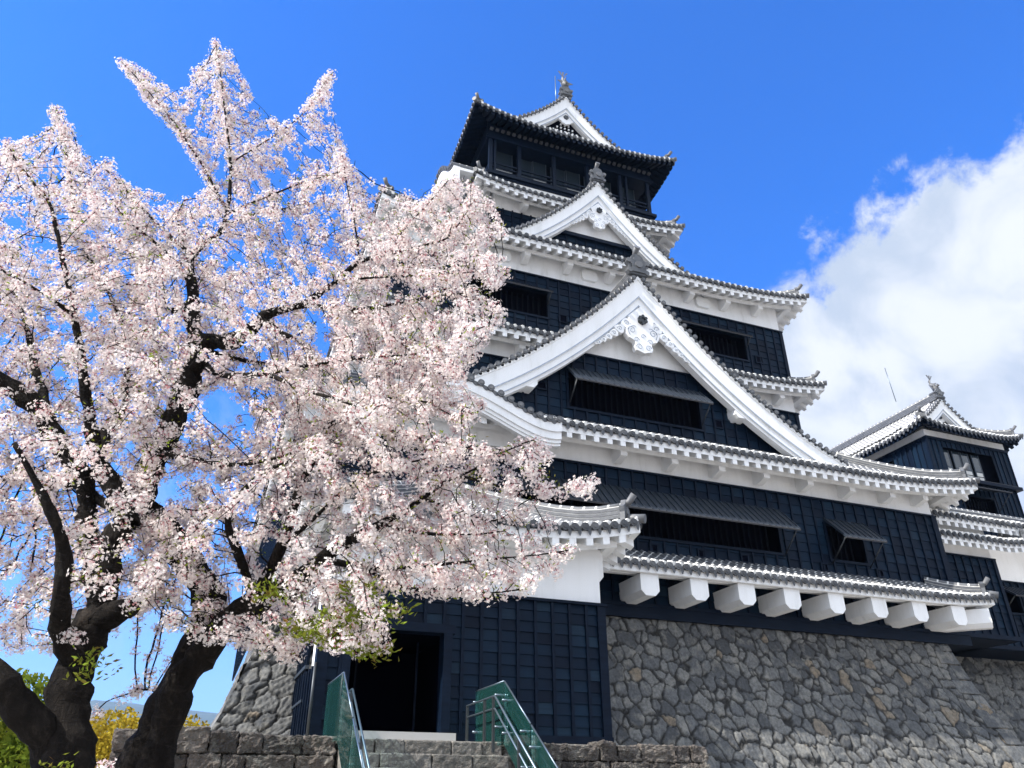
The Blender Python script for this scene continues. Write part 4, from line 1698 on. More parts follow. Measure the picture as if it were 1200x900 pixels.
for zz, th in ((28.17, .045), (27.93, .03), (27.70, .03)):
    rl.box(8.67, 17.01, W5Y - .03, W5Y + .03, zz - th, zz + th)
    rl.box(8.55, 8.61, W5Y + .1, D5 - .2, zz - th, zz + th)
    rl.box(17.07, 17.13, W5Y + .1, D5 - .2, zz - th, zz + th)
rl.build('railing', keep)
gi = MB().mat('dark_room')
gi.box(8.9, 16.8, W5Y + 2.0, D5 - .8, 27.47, 29.6)
gi.build('inner_room', keep)
for k_, (xa, xb) in enumerate(((9.0, 9.95), (10.2, 11.0), (11.0, 11.75), (12.0, 12.8), (12.8, 13.6), (13.85, 14.6), (14.6, 15.35), (15.95, 16.75))):
    fr = MB().mat('sliding_frame')
    y = W5Y + 0.6 + (k_ % 2) * .06
    fr.box(xa, xa + .05, y, y + .04, 27.47, 29.6)
    fr.box(xb - .05, xb, y, y + .04, 27.47, 29.6)
    fr.box(xa + .05, xb - .05, y, y + .04, 28.42, 28.48)
    fo = fr.build('sliding_screen', keep)
    pn = MB().mat('window_glass')
    pn.box(xa + .05, xb - .05, y + .01, y + .03, 28.48, 29.6)
    pn.mat('paper_screen')
    pn.box(xa + .05, xb - .05, y + .01, y + .03, 27.47, 28.42)
    pn.build('pane', fo)

roof5 = Ring(keep, 'tiled_roof', 7.42, 18.28, 24.45, D5 + 1.1, 30.16, 1.75, 1.10, 1.05, 0.50, 4.2, 0.25, eave_mat='black_wood', beam=False, sides='frlb',
             soffit_mat='black_wood', fas=0.07, rpitch=0.30, hipend=1.7)
for i in range(31):
    er = MB().mat('rafter_end')
    x = W5L + .1 + (W5R - W5L - .2) * i / 30
    er.box(x - .075, x + .075, W5Y - .32, W5Y - .185, 30.02, 30.13)
    er.build('rafter_end', roof5.o)
hipcap = MB().mat('tile_dark')
hipcap.prism([V3(9.2, 26.2, 31.2), V3(16.5, 26.2, 31.2), V3(16.5, 34, 31.2), V3(9.2, 34, 31.2)], Z_ * .25)
hipcap.build('roof_deck', roof5.o)
G3 = Gable(12.85, 25.75, 34.55, 3.75, 3.25, 0.48, 34.2)
g3 = gable_parts(G3, keep, 26.15, 40, 31.0, False, 0.08, (0.46, 0.16, 0.02), None, None, 0.55, 0.9)
tr = MB().mat('dark_room')
tr.prism([V3(12.85 - 2.6, 26.10, 31.2), V3(12.85 + 2.6, 26.10, 31.2), V3(12.85, 26.10, 33.75)], Y_ * .12)
tr.mat('panel_white')
for i in range(-6, 7):
    for j in range(6):
        x, zz = 12.85 + i * .22, 32.0 + j * .24
        if zz < 33.3 - abs(i) * .30:
            tr.box(x - .04, x + .04, 26.03, 26.09, zz - .04, zz + .04)
tr.build('gable_lattice', g3)
gg = MB().mat('plaster')
a3 = V3(12.85, 25.98, G3.inner_z(12.85, 0.66) + 0.04)
hf = [(0, 0), (.34, .36), (.44, .52), (.40, .66), (.28, .70), (.20, .84), (.10, .84), (0, .92)]
gg.prism([a3 + X_ * x - Z_ * y for x, y in hf + [(-x, y) for x, y in hf[::-1][1:-1]]], -Y_ * .12)
go = gg.build('pendant_ornament', g3)
rs = MB().mat('rosette_black')
rs.disc(a3 - Z_ * .42 - Y_ * .12, -Y_, .15, .05, 6)
rs.build('rosette', go)


def shachi(parent, c, s, out):
    """dolphin-shaped roof ornament: scaled body curving up from its head to a fan tail"""
    out = np.asarray(out, float)
    mb = MB().mat('tile')
    pth = [c + out * .18 * s + Z_ * .10 * s, c + out * .20 * s + Z_ * .28 * s, c + out * .10 * s + Z_ * .50 * s, c - out * .04 * s + Z_ * .72 * s, c - out * .08 * s + Z_ * .92 * s, c + out * .0 * s + Z_ * 1.08 * s]
    mb.tube(pth, [.15 * s, .19 * s, .17 * s, .12 * s, .075 * s, .04 * s], 10, True, None, True, .9)
    sd = np.cross(out, Z_)
    e = pth[-1]
    for k_ in (-1, 0, 1):
        mb.prism([e - Z_ * .1 * s, e + Z_ * .26 * s + sd * k_ * .20 * s - sd * .05 * s, e + Z_ * .24 * s + sd * k_ * .20 * s + sd * .05 * s], out * .03 * s, .9)
    for k_ in (-1, 1):
        b = pth[1]
        mb.prism([b + sd * k_ * .15 * s, b + sd * k_ * .40 * s + Z_ * .16 * s, b + sd * k_ * .16 * s + Z_ * .2 * s], out * .03 * s, .9)
    mb.prism([pth[2] + out * .15 * s, pth[2] + out * .28 * s + Z_ * .12 * s, pth[3] + out * .10 * s], sd * .03 * s, .9)
    mb.mat('tile_dark')
    mb.box(c[0] - .18 * s, c[0] + .18 * s, c[1] - .22 * s, c[1] + .22 * s, c[2] - .02, c[2] + .08 * s)
    return mb.build('fish_finial', parent)


shachi(g3, V3(12.85, 26.0, G3.zp + .62), 1.15, -Y_)
shachi(g3, V3(12.85, 33.9, G3.zp + .62), 1.15, Y_)
lr = MB().mat('steel')
lr.tube([V3(12.62, 26.5, 34.4), V3(12.62, 26.5, 36.9)], .025, 6)
lr.build('lightning_rod', keep)

# --- stone-dropping skirt roof on white beams over the stone wall
SKX0, SKX1, SKY = 8.3, 24.35, 18.55
sk = Panel((SKX0, SKY), X_, Y_, SKX1 - SKX0, 7.42, 1.46, 0.78, 0.16, 3.0, 0.1, 0, 1)
t_ = MB()
sk.tiles(t_, pitch=0.275, r=0.085, nseg=5)
sko = t_.build('skirt_roof', keep)
skr = Panel((SKX1, SKY), Y_, -X_, 2.2, 7.42, 1.46, 0.78, 0.16, 1.2, 0.1, 1, 0)
t_ = MB()
skr.tiles(t_, pitch=0.275, r=0.085, nseg=5)
t_.build('roof_return', sko)
ev = MB().mat('plaster')
for pnl in (sk, skr):
    pnl.sweep(ev, [(0.05, -.06), (0.05, -.24), (0.20, -.24), (0.20, -.06)])
    pnl.sweep(ev, [(0.18, -.20), (0.18, -.30), (1.44, -.62), (1.44, -.52)])
    for w in (0.42, 0.66, 0.90, 1.14):
        pnl.sweep(ev, [(w, -.29 - (w - .18) * .254), (w, -.335 - (w - .18) * .254), (w + .05, -.345 - (w - .18) * .254), (w + .05, -.30 - (w - .18) * .254)])
ev.build('eave', sko)
h = MB()
sk.hip_ridge(h, 'r', h=.20, wd=.20, start=.25, wend=1.4)
h.build('hip_ridge', sko)
for x in (11.23, 12.85, 14.46, 16.08, 17.73, 19.40, 21.05, 22.7):
    b = MB().mat('plaster')
    w, ch = .29, .14
    zt, zb = 7.20, 6.60
    ol = [(-w, zt), (w, zt), (w, zb + ch), (w - ch, zb), (-w + ch, zb), (-w, zb + ch)]
    b.prism([V3(x + a, 18.72, z) for a, z in ol], Y_ * 1.28)
    b.build('beam', sko)
b = MB().mat('plaster')
dd = V3(1, -1, 0) / math.sqrt(2)
pp_ = V3(1, 1, 0) / math.sqrt(2)
cb = V3(22.85, 20.0, 0)
ol = [(-w, 7.20), (w, 7.20), (w, zb + ch), (w - ch, zb), (-w + ch, zb), (-w, zb + ch)]
b.prism([cb + dd * 1.75 + pp_ * a + Z_ * z for a, z in ol], -dd * 1.7)
b.build('beam', sko)

# ------------------------------------------------------------------ entrance hall in front of the stone wall
hall = thing('entrance_hall', 'low black boarded entrance hall with open dark doorway under a tiled hip roof', 'entrance hall', (5, 17, 2.6))
EX0, EX1, EY, EZ = 2.06, 8.26, 16.0, 2.72
door = (2.66, 4.54, 2.78, 4.66)
clap_wall((EX0, EY), X_, -Y_, EX1 - EX0, EZ, 5.53, [rel((2.54, 4.66, 2.0, 4.82), EX0)], 0.405, 0.235).build('board_wall', hall)
clap_wall((EX1, EY), Y_, X_, 3.6, EZ, 5.53, (), 0.405, 0.235).build('board_wall', hall)
clap_wall((EX0, 20), -Y_, -X_, 4.0, EZ, 3.95, (), 0.405, 0.235).build('board_wall', hall)
pb = MB().mat('plaster')
pb.box(EX0 + .02, EX1 + .0, EY + .02, 19.9, 5.56, 7.0)
pb.box(EX0 + .04, EX0 + .2, EY + .15, EY + 1.35, 3.98, 5.56)
pb.prism([V3(EX1 + .0, EY + .06, 6.85), V3(EX1 + .14, EY + .06, 6.85), V3(EX1 + .14, EY + .06, 6.22), V3(EX1, EY + .06, 6.06)], Y_ * 3.5)
pb.build('plaster_band', hall)
fw_ = MB().mat('black_wood')
fw_.box(EX0 - .06, EX1 + .10, EY - .12, EY + .05, 5.50, 5.56)
fw_.box(EX1 - .14, EX1 + .06, EY - .09, EY + .2, EZ, 5.499)
fw_.box(EX0 - .06, EX0 + .16, EY - .09, EY + .2, EZ, 5.499)
fw_.box(EX0 - .06, 2.50, EY - .10, EY + .1, EZ - .06, EZ + .06)
fw_.box(4.72, EX1 + .08, EY - .10, EY + .1, EZ - .08, EZ + .06)
fw_.box(2.50, 2.66, EY - .10, EY + .25, EZ - .05, 4.66)
fw_.box(4.54, 4.72, EY - .10, EY + .25, EZ - .05, 4.66)
fw_.box(2.44, 4.78, EY - .105, EY + .25, 4.66, 4.84)
fw_.build('door_frame', hall)
rm = MB().mat('dark_room')
rm.poly([(2.5, 18.8, 2.76), (4.7, 18.8, 2.76), (4.7, 18.8, 4.7), (2.5, 18.8, 4.7)])
rm.poly([(2.52, EY + .2, 2.6), (2.52, 18.8, 2.6), (2.52, 18.8, 4.8), (2.52, EY + .2, 4.8)])
rm.poly([(4.70, EY + .2, 2.6), (4.70, 18.8, 2.6), (4.70, 18.8, 4.8), (4.70, EY + .2, 4.8)])
rm.poly([(2.5, EY + .2, 4.69), (4.72, EY + .2, 4.69), (4.72, 18.8, 4.69), (2.5, 18.8, 4.69)])
rm.poly([(2.5, EY + .2, 2.745), (4.72, EY + .2, 2.745), (4.72, 18.8, 2.745), (2.5, 18.8, 2.745)])
rm.build('doorway', hall)
plain_box(hall, 'door_leaf', 'black_wood', 3.16, 3.20, 18.2, 18.24, 2.76, 4.68)
plain_box(hall, 'door_leaf', 'black_wood', 4.30, 4.34, 17.2, 17.24, 2.76, 4.68)
th = MB().mat('slab_stone')
th.box(2.72, 4.70, EY - .62, EY + .19, 2.60, 2.735)
th.build('threshold', hall)
lt = MB().mat('black_wood')
for i in range(9):
    y = EY + 1.62 + i * .27
    lt.box(EX0 - .05, EX0 + .02, y, y + .07, 2.7, 5.5)
lt.mat('sliding_frame')
lt.box(EX0 - .08, EX0 + .01, EY + 1.5, EY + 4.0, 4.05, 4.12)
lt.box(EX0 - .08, EX0 + .01, EY + 1.5, EY + 4.0, 3.4, 3.45)
lt.build('lattice', hall)
dp = MB().mat('iron')
dp.tube([V3(EX0 - .07, EY - .1, 2.6), V3(EX0 - .07, EY - .1, 3.95)], .03, 8)
dp.build('downpipe', hall)
roofE = Ring(hall, 'tiled_roof', 1.25, 8.98, 15.12, 24, 6.93, 3.86, 2.0, .85, .40, 3.0, .25, sides='frl', pitch=.25, fas=.17, rpitch=.42)

# ------------------------------------------------------------------ air between here and the hills
hm = bpy.data.materials.new('haze_air')
hm.use_nodes = True
hm.node_tree.nodes.clear()
hv = hm.node_tree.nodes.new('ShaderNodeVolumePrincipled')
hv.inputs['Color'].default_value = (0.50, 0.70, 1.0, 1)
hv.inputs['Density'].default_value = 1.1e-4
hv.inputs['Anisotropy'].default_value = 0.2
ho = hm.node_tree.nodes.new('ShaderNodeOutputMaterial')
hm.node_tree.links.new(hv.outputs[0], ho.inputs['Volume'])
M['haze_air'] = hm
hz = MB().mat('haze_air')
hz.box(-5400, 5400, -5400, 5400, -1, 640)
tag(hz.build('haze'), kind='stuff')
# ------------------------------------------------------------------ connecting turret, right of the keep
turret = thing('connecting_turret', 'low black boarded wing with two short tiled eaves joining main keep and smaller keep', 'castle wing', (27, 23, 6.8))
CX0, CX1, CY = 24.30, 28.0, 21.0
clap_wall((CX0, CY), X_, -Y_, CX1 - CX0, 6.95, 9.82, (), 0.42, 0.29).build('board_wall', turret)
c2 = clap_wall((CX1, CY), Y_, X_, 1.5, 6.95, 9.82, (), 0.42, 0.29)
c2.build('board_wall', turret)
s_ = MB().mat('black_wood')
s_.box(CX0, CX1 + .25, CY - .10, CY + .02, 6.80, 6.95)
s_.box(CX0, CX1 + .1, CY + .021, 24.2, 6.78, 6.92)
s_.box(CX1 - .1, CX1 + .06, CY - .09, CY + .15, 6.951, 9.82)
s_.box(CX0, CX1 + .07, CY - .10, CY + .02, 9.82, 9.88)
s_.build('sill_beam', turret)
plain_box(turret, 'wall_core', 'dark_room', CX0 + .03, CX1 - .03, CY + .1, 27, 6.95, 9.8)
plain_box(turret, 'plaster_band', 'plaster', CX0, CX1 - .02, CY + .01, 27, 9.88, 11.2)
rA = Panel((CX0 - .6, CY - .75), X_, Y_, 29.35 - CX0 + .6, 10.36, .75, .38, .20, 1.4, .1, 0, 1)
t_ = MB()
rA.tm = 'tile_limed_sunlit'  # paler tile colour stands in for the sun on this roof
rA.tiles(t_, nseg=4)
ao = t_.build('lower_roof', turret)
ev = MB()
rA.eaves(ev, .75, fas=.16, rpitch=.40, beam=False)
ev.build('eave', ao)
h = MB()
rA.hip_ridge(h, 'r', h=.14, wd=.16, start=.15, wend=.7, horn=False)
h.build('hip_ridge', ao)
rB = Panel((CX0 - .6, CY - .65), X_, Y_, 36 - CX0 + .6, 11.16, 1.7, .85, .0, 1.4, .1, 0, 0)
t_ = MB()
rB.tm = 'tile_limed_sunlit'  # sunlit whiteness of the upper roof put into the tile colour
rB.tiles(t_, nseg=5)
bo = t_.build('upper_roof', turret)
ev = MB()
rB.eaves(ev, .75, fas=.18, rpitch=.40, beam=False)
ev.build('eave', bo)
rdg = MB()
ridge_stack(rdg, [V3(CX0, CY + 1.0, 12.0), V3(30, CY + 1.0, 12.0), V3(36, CY + 1.0, 12.0)], .22, .22)
rdg.build('ridge', bo)
# the part set back on the right
clap_wall((CX1 - .3, 22.5), X_, -Y_, 8.3, 6.95, 9.55, [(1.9, 3.1, 8.3, 9.2)], 0.42, 0.29).build('board_wall', turret)
plain_box(turret, 'plaster_band', 'plaster', CX1 - .3, 36, 22.5, 27, 9.6, 11.1)
window(turret, CX1 + 1.6, CX1 + 2.8, 8.3, 9.2, 22.5, awn=(9.3, .55, .75, .05))
s_ = MB().mat('black_wood')
s_.box(CX1 - .3, 36, 22.38, 22.52, 6.80, 6.95)
s_.box(CX1 - .3, 36, 22.521, 24.2, 6.78, 6.92)
s_.box(CX1 - .3, 36, 22.42, 22.52, 9.54, 9.60)
s_.build('sill_beam', turret)

far = thing('stone_wall', 'dark grey boulder wall in shadow under the overhanging black wing at far right', 'stone wall', (33, 24, 0))
ZF = 6.72


def off_f(v):
    hh = np.clip(ZF - v, 0, None)
    return 0.20 * hh + 0.03 * hh * hh


stone_face('front_face', far, lambda U, W: np.stack([U, 24.0 - off_f(W), W], -1),
           lambda U, W: np.stack([0 * W, -np.ones_like(W) * .95, np.ones_like(W) * .3], -1),
           (23.3, 42.0), (-0.2, ZF), 0.42, 77, 'base_stone', 0.055, 0.06, 1.2, 0.025, 0.6)

# ------------------------------------------------------------------ smaller keep
sk2 = thing('small_keep', 'smaller black castle tower with sunlit grey gabled roof standing behind the keep at far right', 'castle tower', (38, 32, 0))
QX0, QX1, QY, QD = 35.0, 41.05, 28.0, 43.0
# upper floor with sliding windows
wins = ((36.05, 39.75, 17.15, 18.80),)
clap_wall((QX0, QY), X_, -Y_, QX1 - QX0, 17.05, 19.3, [rel(wins[0], QX0)], 0.36, 2.2).build('board_wall', sk2)
clap_wall((QX0, QD), -Y_, -X_, QD - QY, 17.05, 19.3, [(3, QD - QY - 2.4, 17.15, 18.8)], 0.36, 2.2).build('board_wall', sk2)
clap_wall((QX1, QY), Y_, X_, QD - QY, 17.05, 19.3, (), 0.36, 2.2).build('board_wall', sk2)
br = MB().mat('dark_room')
br.box(QX0 + .5, QX1 - .5, QY + .5, QD - .5, 12, 19.3)
br.build('inner_room', sk2)
pl = MB().mat('plaster')
pl.box(QX0 + .02, QX1 - .02, QY + .02, QD, 19.3, 19.75)
pl.build('plaster_band', sk2)
tr = MB().mat('black_wood')
tr.box(QX0 - .16, QX1 + .16, QY - .18, QD + .1, 16.86, 17.05)
tr.box(QX0 - .05, QX1 + .05, QY - .10, QD, 19.16, 19.31)
tr.box(QX0 - .02, QX0 + .12, QY - .08, QY + .1, 17.05, 19.16)
tr.mat('rafter_end')
tr.box(QX0 - .165, QX1 + .165, QY - .185, QD, 17.03, 17.055)
tr.build('floor_ledge', sk2)
for i, (xa, xb) in enumerate(((36.15, 36.75), (36.95, 37.55), (37.6, 38.2), (38.4, 39.0))):
    fr = MB().mat('sliding_frame')
    y = QY + .22
    fr.box(xa, xa + .07, y, y + .06, 17.15, 18.8)
    fr.box(xb - .07, xb, y, y + .06, 17.15, 18.8)
    fr.box(xa + .07, xb - .07, y, y + .06, 17.72, 17.80)
    fo = fr.build('sliding_screen', sk2)
    g = MB().mat('window_glass')
    g.box(xa + .07, xb - .07, y + .01, y + .03, 17.8, 18.8)
    g.mat('paper_screen')
    g.box(xa + .07, xb - .07, y + .01, y + .03, 17.15, 17.45)
    g.box(xa + .07, xb - .07, y + .01, y + .03, 17.50, 17.72)
    g.build('pane', fo)
for i in range(6):
    ya = QY + 2.7 + i * 1.5
    fr = MB().mat('sliding_frame')
    fr.box(QX0 + .2, QX0 + .26, ya, ya + .08, 17.15, 18.8)
    fr.box(QX0 + .2, QX0 + .26, ya + .72, ya + .80, 17.15, 18.8)
    fo = fr.build('sliding_screen', sk2)
    g = MB().mat('window_glass')
    g.box(QX0 + .21, QX0 + .24, ya + .08, ya + .72, 17.15, 18.8)
    g.build('pane', fo)
# lower floors
lw = (36.6, 38.9, 14.9, 16.1)
clap_wall((QX0 + .15, QY + .1), X_, -Y_, QX1 - QX0 - .3, 12.0, 16.86, [(lw[0] - QX0 - .15, lw[1] - QX0 - .15, lw[2], lw[3])], 0.36, 2.4).build('board_wall', sk2)
clap_wall((QX0 + .15, QD), -Y_, -X_, QD - QY - .1, 12.0, 16.86, (), 0.36, 2.4).build('board_wall', sk2)
clap_wall((QX1 - .15, QY + .1), Y_, X_, QD - QY, 12.0, 16.86, (), 0.36, 2.4).build('board_wall', sk2)
window(sk2, *lw, QY + .1, awn=(16.55, .35, .9, .3))
plain_box(sk2, 'lower_storey', 'board', QX0 - 1.2, QX1 + 1.2, QY + 0.3, QD + 1, 0, 12)
r6 = Ring(sk2, 'tiled_roof', QX0 - .70, QX1 + .72, QY - .72, QD + .7, 19.68, 2.2, 1.45, .75, .36, 2.6, .25, eave_mat='black_wood', beam=False, sides='frlb',
          soffit_mat='black_wood', fas=.07, rpitch=.32, hipend=2.0, pitch=.31, tile_mat='tile_limed_sunlit')
G4 = Gable((QX0 + QX1) / 2, QY + .75, 22.52, 2.95, 2.2, .42, QD - 1.2)
G4.tm = 'tile_limed_sunlit'
g4 = gable_parts(G4, sk2, QY + 1.1, 40, 21.0, False, .06, (.42, .14, .02), None, None, .40, .85)
tp = MB().mat('plaster')
tp.prism([V3(G4.xc - 2.2, QY + 1.12, 20.6), V3(G4.xc + 2.2, QY + 1.12, 20.6), V3(G4.xc, QY + 1.12, 22.05)], Y_ * .1)
tp.mat('dark_room')
for sx in (-1, 1):
    tp.prism([V3(G4.xc + sx * .12, QY + 1.10, 20.8), V3(G4.xc + sx * .95, QY + 1.10, 20.8), V3(G4.xc + sx * .45, QY + 1.10, 21.3), V3(G4.xc + sx * .12, QY + 1.10, 21.15)], Y_ * .019)
tp.mat('rosette_black')
tp.disc(V3(G4.xc, QY + 1.10, 21.48), -Y_, .14, .05, 8)
tp.build('gable_panel', g4)
shachi(g4, V3(G4.xc, QY + 1.05, 22.98), .95, -Y_)
shachi(g4, V3(G4.xc, QD - 1.5, 22.98), .95, Y_)
lr = MB().mat('steel')
lr.tube([V3(G4.xc - .3, QY + 3.5, 23.6), V3(G4.xc - .5, QY + 3.5, 26.0)], .022, 6)
lr.build('lightning_rod', sk2)
lr = MB().mat('steel')
lr.tube([V3(G4.xc - .3, QD - 3.0, 23.6), V3(G4.xc - .5, QD - 3.0, 26.4)], .022, 6)
lr.build('lightning_rod', sk2)

# ------------------------------------------------------------------ terrace, steps, glass rails
TZ = 2.60
terr = MB().mat('ground')
terr.box(-1.1, 9.7, 15.1, 22, 0.02, TZ - .02, .5)
tag(terr.build('terrace_ground'), kind='structure')
rng_t = random.Random(4)


def cut_wall(name, label, x0, x1, y, ztop, seed, group=None, fade=0):
    """retaining wall of squared, weathered blocks, every block a little out of true"""
    w = thing(name, label, 'stone wall', ((x0 + x1) / 2, y, 0), group)
    rr = random.Random(seed)
    bm = MB().mat('terrace_stone')
    rows = []
    z = ztop
    while z > -0.1:
        h_ = rr.uniform(.26, .40)
        rows.append((max(z - h_, -.1), z))
        z -= h_
    for r_, (za, zb) in enumerate(rows):
        x = x0
        while x < x1 - .02:
            wd = rr.uniform(.32, .78)
            xe = min(x1, x + wd)
            if x1 - xe < .2:
                xe = x1
            j = [rr.uniform(-.03, .03) for _ in range(8)]
            o_ = rr.uniform(-.05, .05)
            top = zb + (rr.uniform(-.06, .03) if r_ == 0 else -.012)
            bm.hexa([(x + .012, y + o_ + j[0], za + .008), (xe - .012, y + o_ + j[1], za + .008), (xe - .012, y + .6, za + .008), (x + .012, y + .6, za + .008),
                     (x + .012 + j[2] * .3, y + o_ + j[3], top), (xe - .012 + j[4] * .3, y + o_ + j[5], top + j[6] * .5), (xe - .012, y + .6, top), (x + .012, y + .6, top)], rr.random() * .95)
            x = xe
    o = bm.build('stone_block', w)
    md = o.modifiers.new('cut', 'BEVEL')
    md.width, md.segments = .03, 2
    md2 = o.modifiers.new('fine', 'SUBSURF')
    md2.subdivision_type = 'SIMPLE'
    md2.levels = md2.render_levels = 4
    tx = bpy.data.textures.new('rough_%s' % seed, 'CLOUDS')
    tx.noise_scale, tx.noise_depth = .13, 5
    dm = o.modifiers.new('rough', 'DISPLACE')
    dm.texture, dm.strength, dm.mid_level, dm.texture_coords = tx, .11, .5, 'LOCAL'
    tx = bpy.data.textures.new('chips_%s' % seed, 'CLOUDS')
    tx.noise_scale, tx.noise_depth = .045, 3
    dm = o.modifiers.new('chips', 'DISPLACE')
    dm.texture, dm.strength, dm.mid_level, dm.texture_coords = tx, .05, .5, 'LOCAL'
    bk = MB().mat('ground')
    bk.box(x0 + .05, x1 - .05, y + .2, y + .7, -.1, ztop - .12)
    bk.build('rubble_core', w)
    return w


cut_wall('terrace_wall', 'low wall of dark weathered blocks left of the steps below the cherry trees', -1.15, 2.32, 14.5, TZ + .02, 5, 'terrace retaining walls')
cut_wall('terrace_wall', 'low wall of dark weathered blocks right of the steps, ending before the tall stone wall', 5.34, 9.72, 14.5, TZ - .02, 9, 'terrace retaining walls')
steps = thing('stone_steps', 'rough stone steps leading up to the dark doorway between glass railings', 'steps', (4.1, 13, 0))
for i in range(11):
    st = MB().mat('step_stone')
    zt = TZ - .06 - i * .235
    y0 = 14.45 - i * .36
    x = 2.36
    while x < 5.26:
        wd = rng_t.uniform(.5, .95)
        xe = min(5.30, x + wd)
        if 5.30 - xe < .25:
            xe = 5.30
        st.box(x + .006, xe - .006, y0 + rng_t.uniform(-.012, .012), y0 + .9, zt - .29, zt + rng_t.uniform(-.008, .008), rng_t.uniform(.25, .9))
        x = xe
    o = st.build('step', steps)
    md = o.modifiers.new('worn', 'BEVEL')
    md.width, md.segments = .025, 3
    md2 = o.modifiers.new('fine', 'SUBSURF')
    md2.subdivision_type = 'SIMPLE'
    md2.levels = md2.render_levels = 4
    tx = bpy.data.textures.new('worn_%d' % i, 'CLOUDS')
    tx.noise_scale, tx.noise_depth = .12, 3
    dm = o.modifiers.new('rough', 'DISPLACE')
    dm.texture, dm.strength, dm.mid_level, dm.texture_coords = tx, .035, .5, 'LOCAL'


def glass_rail(label, xg, xi, ytop, hgt, sgn):
    """glass balustrade: level panel on the landing, raked panels down the steps, steel cap, two inner handrails on posts"""
    g = thing('glass_railing', label, 'railing', (xg, 13, TZ), 'glass railings beside the steps')
    slope = .235 / .36
    yb = 10.6

    def zl(y):
        return TZ if y >= ytop else TZ - (ytop - y) * slope
    # panels: outline in YZ, thin in X
    pans = [((15.75, ytop + .03))]
    cuts = [15.75, ytop + .02, ytop - .02, ytop - 1.25, ytop - 1.29, ytop - 2.5, ytop - 2.54, yb]
    for a, b in zip(cuts[::2], cuts[1::2]):
        p = MB().mat('green_glass')
        p.prism([V3(xg, a, zl(a) - .12), V3(xg, b, zl(b) - .12), V3(xg, b, zl(b) + hgt), V3(xg, a, zl(a) + hgt)], X_ * .016)
        p.build('glass_panel', g)
        cp = MB().mat('steel')
        cp.tube([V3(xg + .008, a, zl(a) + hgt + .012), V3(xg + .008, b, zl(b) + hgt + .012)], .014, 6)
        # clamps
        for y in (a - .18, b + .18):
            for zz in (.18, .72):
                cl = MB().mat('steel')
                cl.tube([V3(xg + .04, y, zl(y) + zz), V3(xg - sgn * .11, y, zl(y) + zz)], .022, 8)
                cl.build('clamp', g)
        cp.build('cap_rail', g)
    for zz, r_ in ((.68, .018), (.47, .016)):
        hr = MB().mat('steel')
        hr.tube([V3(xi, 15.75, zl(15.7) + zz - .02), V3(xi, ytop + .05, TZ + zz), V3(xi, ytop - .02, TZ + zz - .01), V3(xi, yb, zl(yb) + zz)], r_, 8)
        hr.build('handrail', g)
    for y in (15.7, ytop + .55, ytop + .06, ytop - 1.2, ytop - 2.5):
        ps = MB().mat('iron')
        ps.box(xi - .02, xi + .02, y - .03, y + .03, zl(y) - .25, zl(y) + .66)
        ps.build('post', g)
    return g


glass_rail('green glass railing with steel handrails right of the steps by the boarded wall', 5.20, 5.02, 14.10, .93, 1)
glass_rail('green glass railing with steel handrails left of the steps, nearest the cherry trunks', 2.25, 2.43, 14.05, .93, -1)
# ------------------------------------------------------------------ cherry trees
def tube_mesh(verts, faces, p, q, rp, rq, sides):
    """append one tapered segment to numpy lists"""
    d = q - p
    ln = np.linalg.norm(d)
    if ln < 1e-6:
        return
    d = d / ln
    ref = Z_ if abs(d[2]) < .9 else X_
    s = np.cross(d, ref)
    s /= np.linalg.norm(s)
    u = np.cross(s, d)
    i = len(verts)
    for c, r in ((p, rp), (q + d * min(rq * .4, .02), rq)):
        for k_ in range(sides):
            a = 2 * math.pi * k_ / sides
            verts.append(tuple(c + r * (math.cos(a) * s + math.sin(a) * u)))
    for k_ in range(sides):
        j = (k_ + 1) % sides
        faces.append((i + k_, i + j, i + sides + j, i + sides + k_))


def np_mesh(name, V, F, mat, parent, tint=None, smooth=False, mats=None):
    me = bpy.data.meshes.new(name)
    V = np.asarray(V, np.float32).reshape(-1, 3)
    F = np.asarray(F, np.int32)
    me.vertices.add(len(V))
    me.vertices.foreach_set('co', V.reshape(-1))
    me.loops.add(F.size)
    me.loops.foreach_set('vertex_index', F.reshape(-1))
    me.polygons.add(len(F))
    me.polygons.foreach_set('loop_start', (np.arange(len(F)) * F.shape[1]).astype(np.int32))
    if smooth:
        me.polygons.foreach_set('use_smooth', np.ones(len(F), bool))
    if tint is not None:
        a = me.attributes.new('tint', 'FLOAT', 'FACE')
        a.data.foreach_set('value', np.asarray(tint, np.float32))
    me.materials.append(M[mat])
    me.update(calc_edges=True)
    o = bpy.data.objects.new(name, me)
    COL.objects.link(o)
    if parent is not None:
        o.parent = parent
        me.transform(Matrix.Translation(-Vector(parent.location)))
    return o


def frames(n, rng):
    """random orthonormal frames"""
    a = rng.normal(size=(n, 3))
    a /= np.linalg.norm(a, axis=1, keepdims=True)
    b = rng.normal(size=(n, 3))
    b -= (b * a).sum(1, keepdims=True) * a
    b /= np.linalg.norm(b, axis=1, keepdims=True)
    return a, b, np.cross(a, b)


def smooth_path(pts, step=.06):
    """Catmull-Rom through (p, r) samples"""
    P = [np.append(p, r) for p, r in pts]
    P = [2 * P[0] - P[1]] + P + [2 * P[-1] - P[-2]]
    out = []
    for i in range(1, len(P) - 2):
        p0, p1, p2, p3 = P[i - 1:i + 3]
        n = max(2, int(np.linalg.norm((p2 - p1)[:3]) / step))
        for k_ in range(n):
            t = k_ / n
            out.append(.5 * ((2 * p1) + (-p0 + p2) * t + (2 * p0 - 5 * p1 + 4 * p2 - p3) * t * t + (-p0 + 3 * p1 - 3 * p2 + p3) * t ** 3))
    out.append(P[-2])
    return out


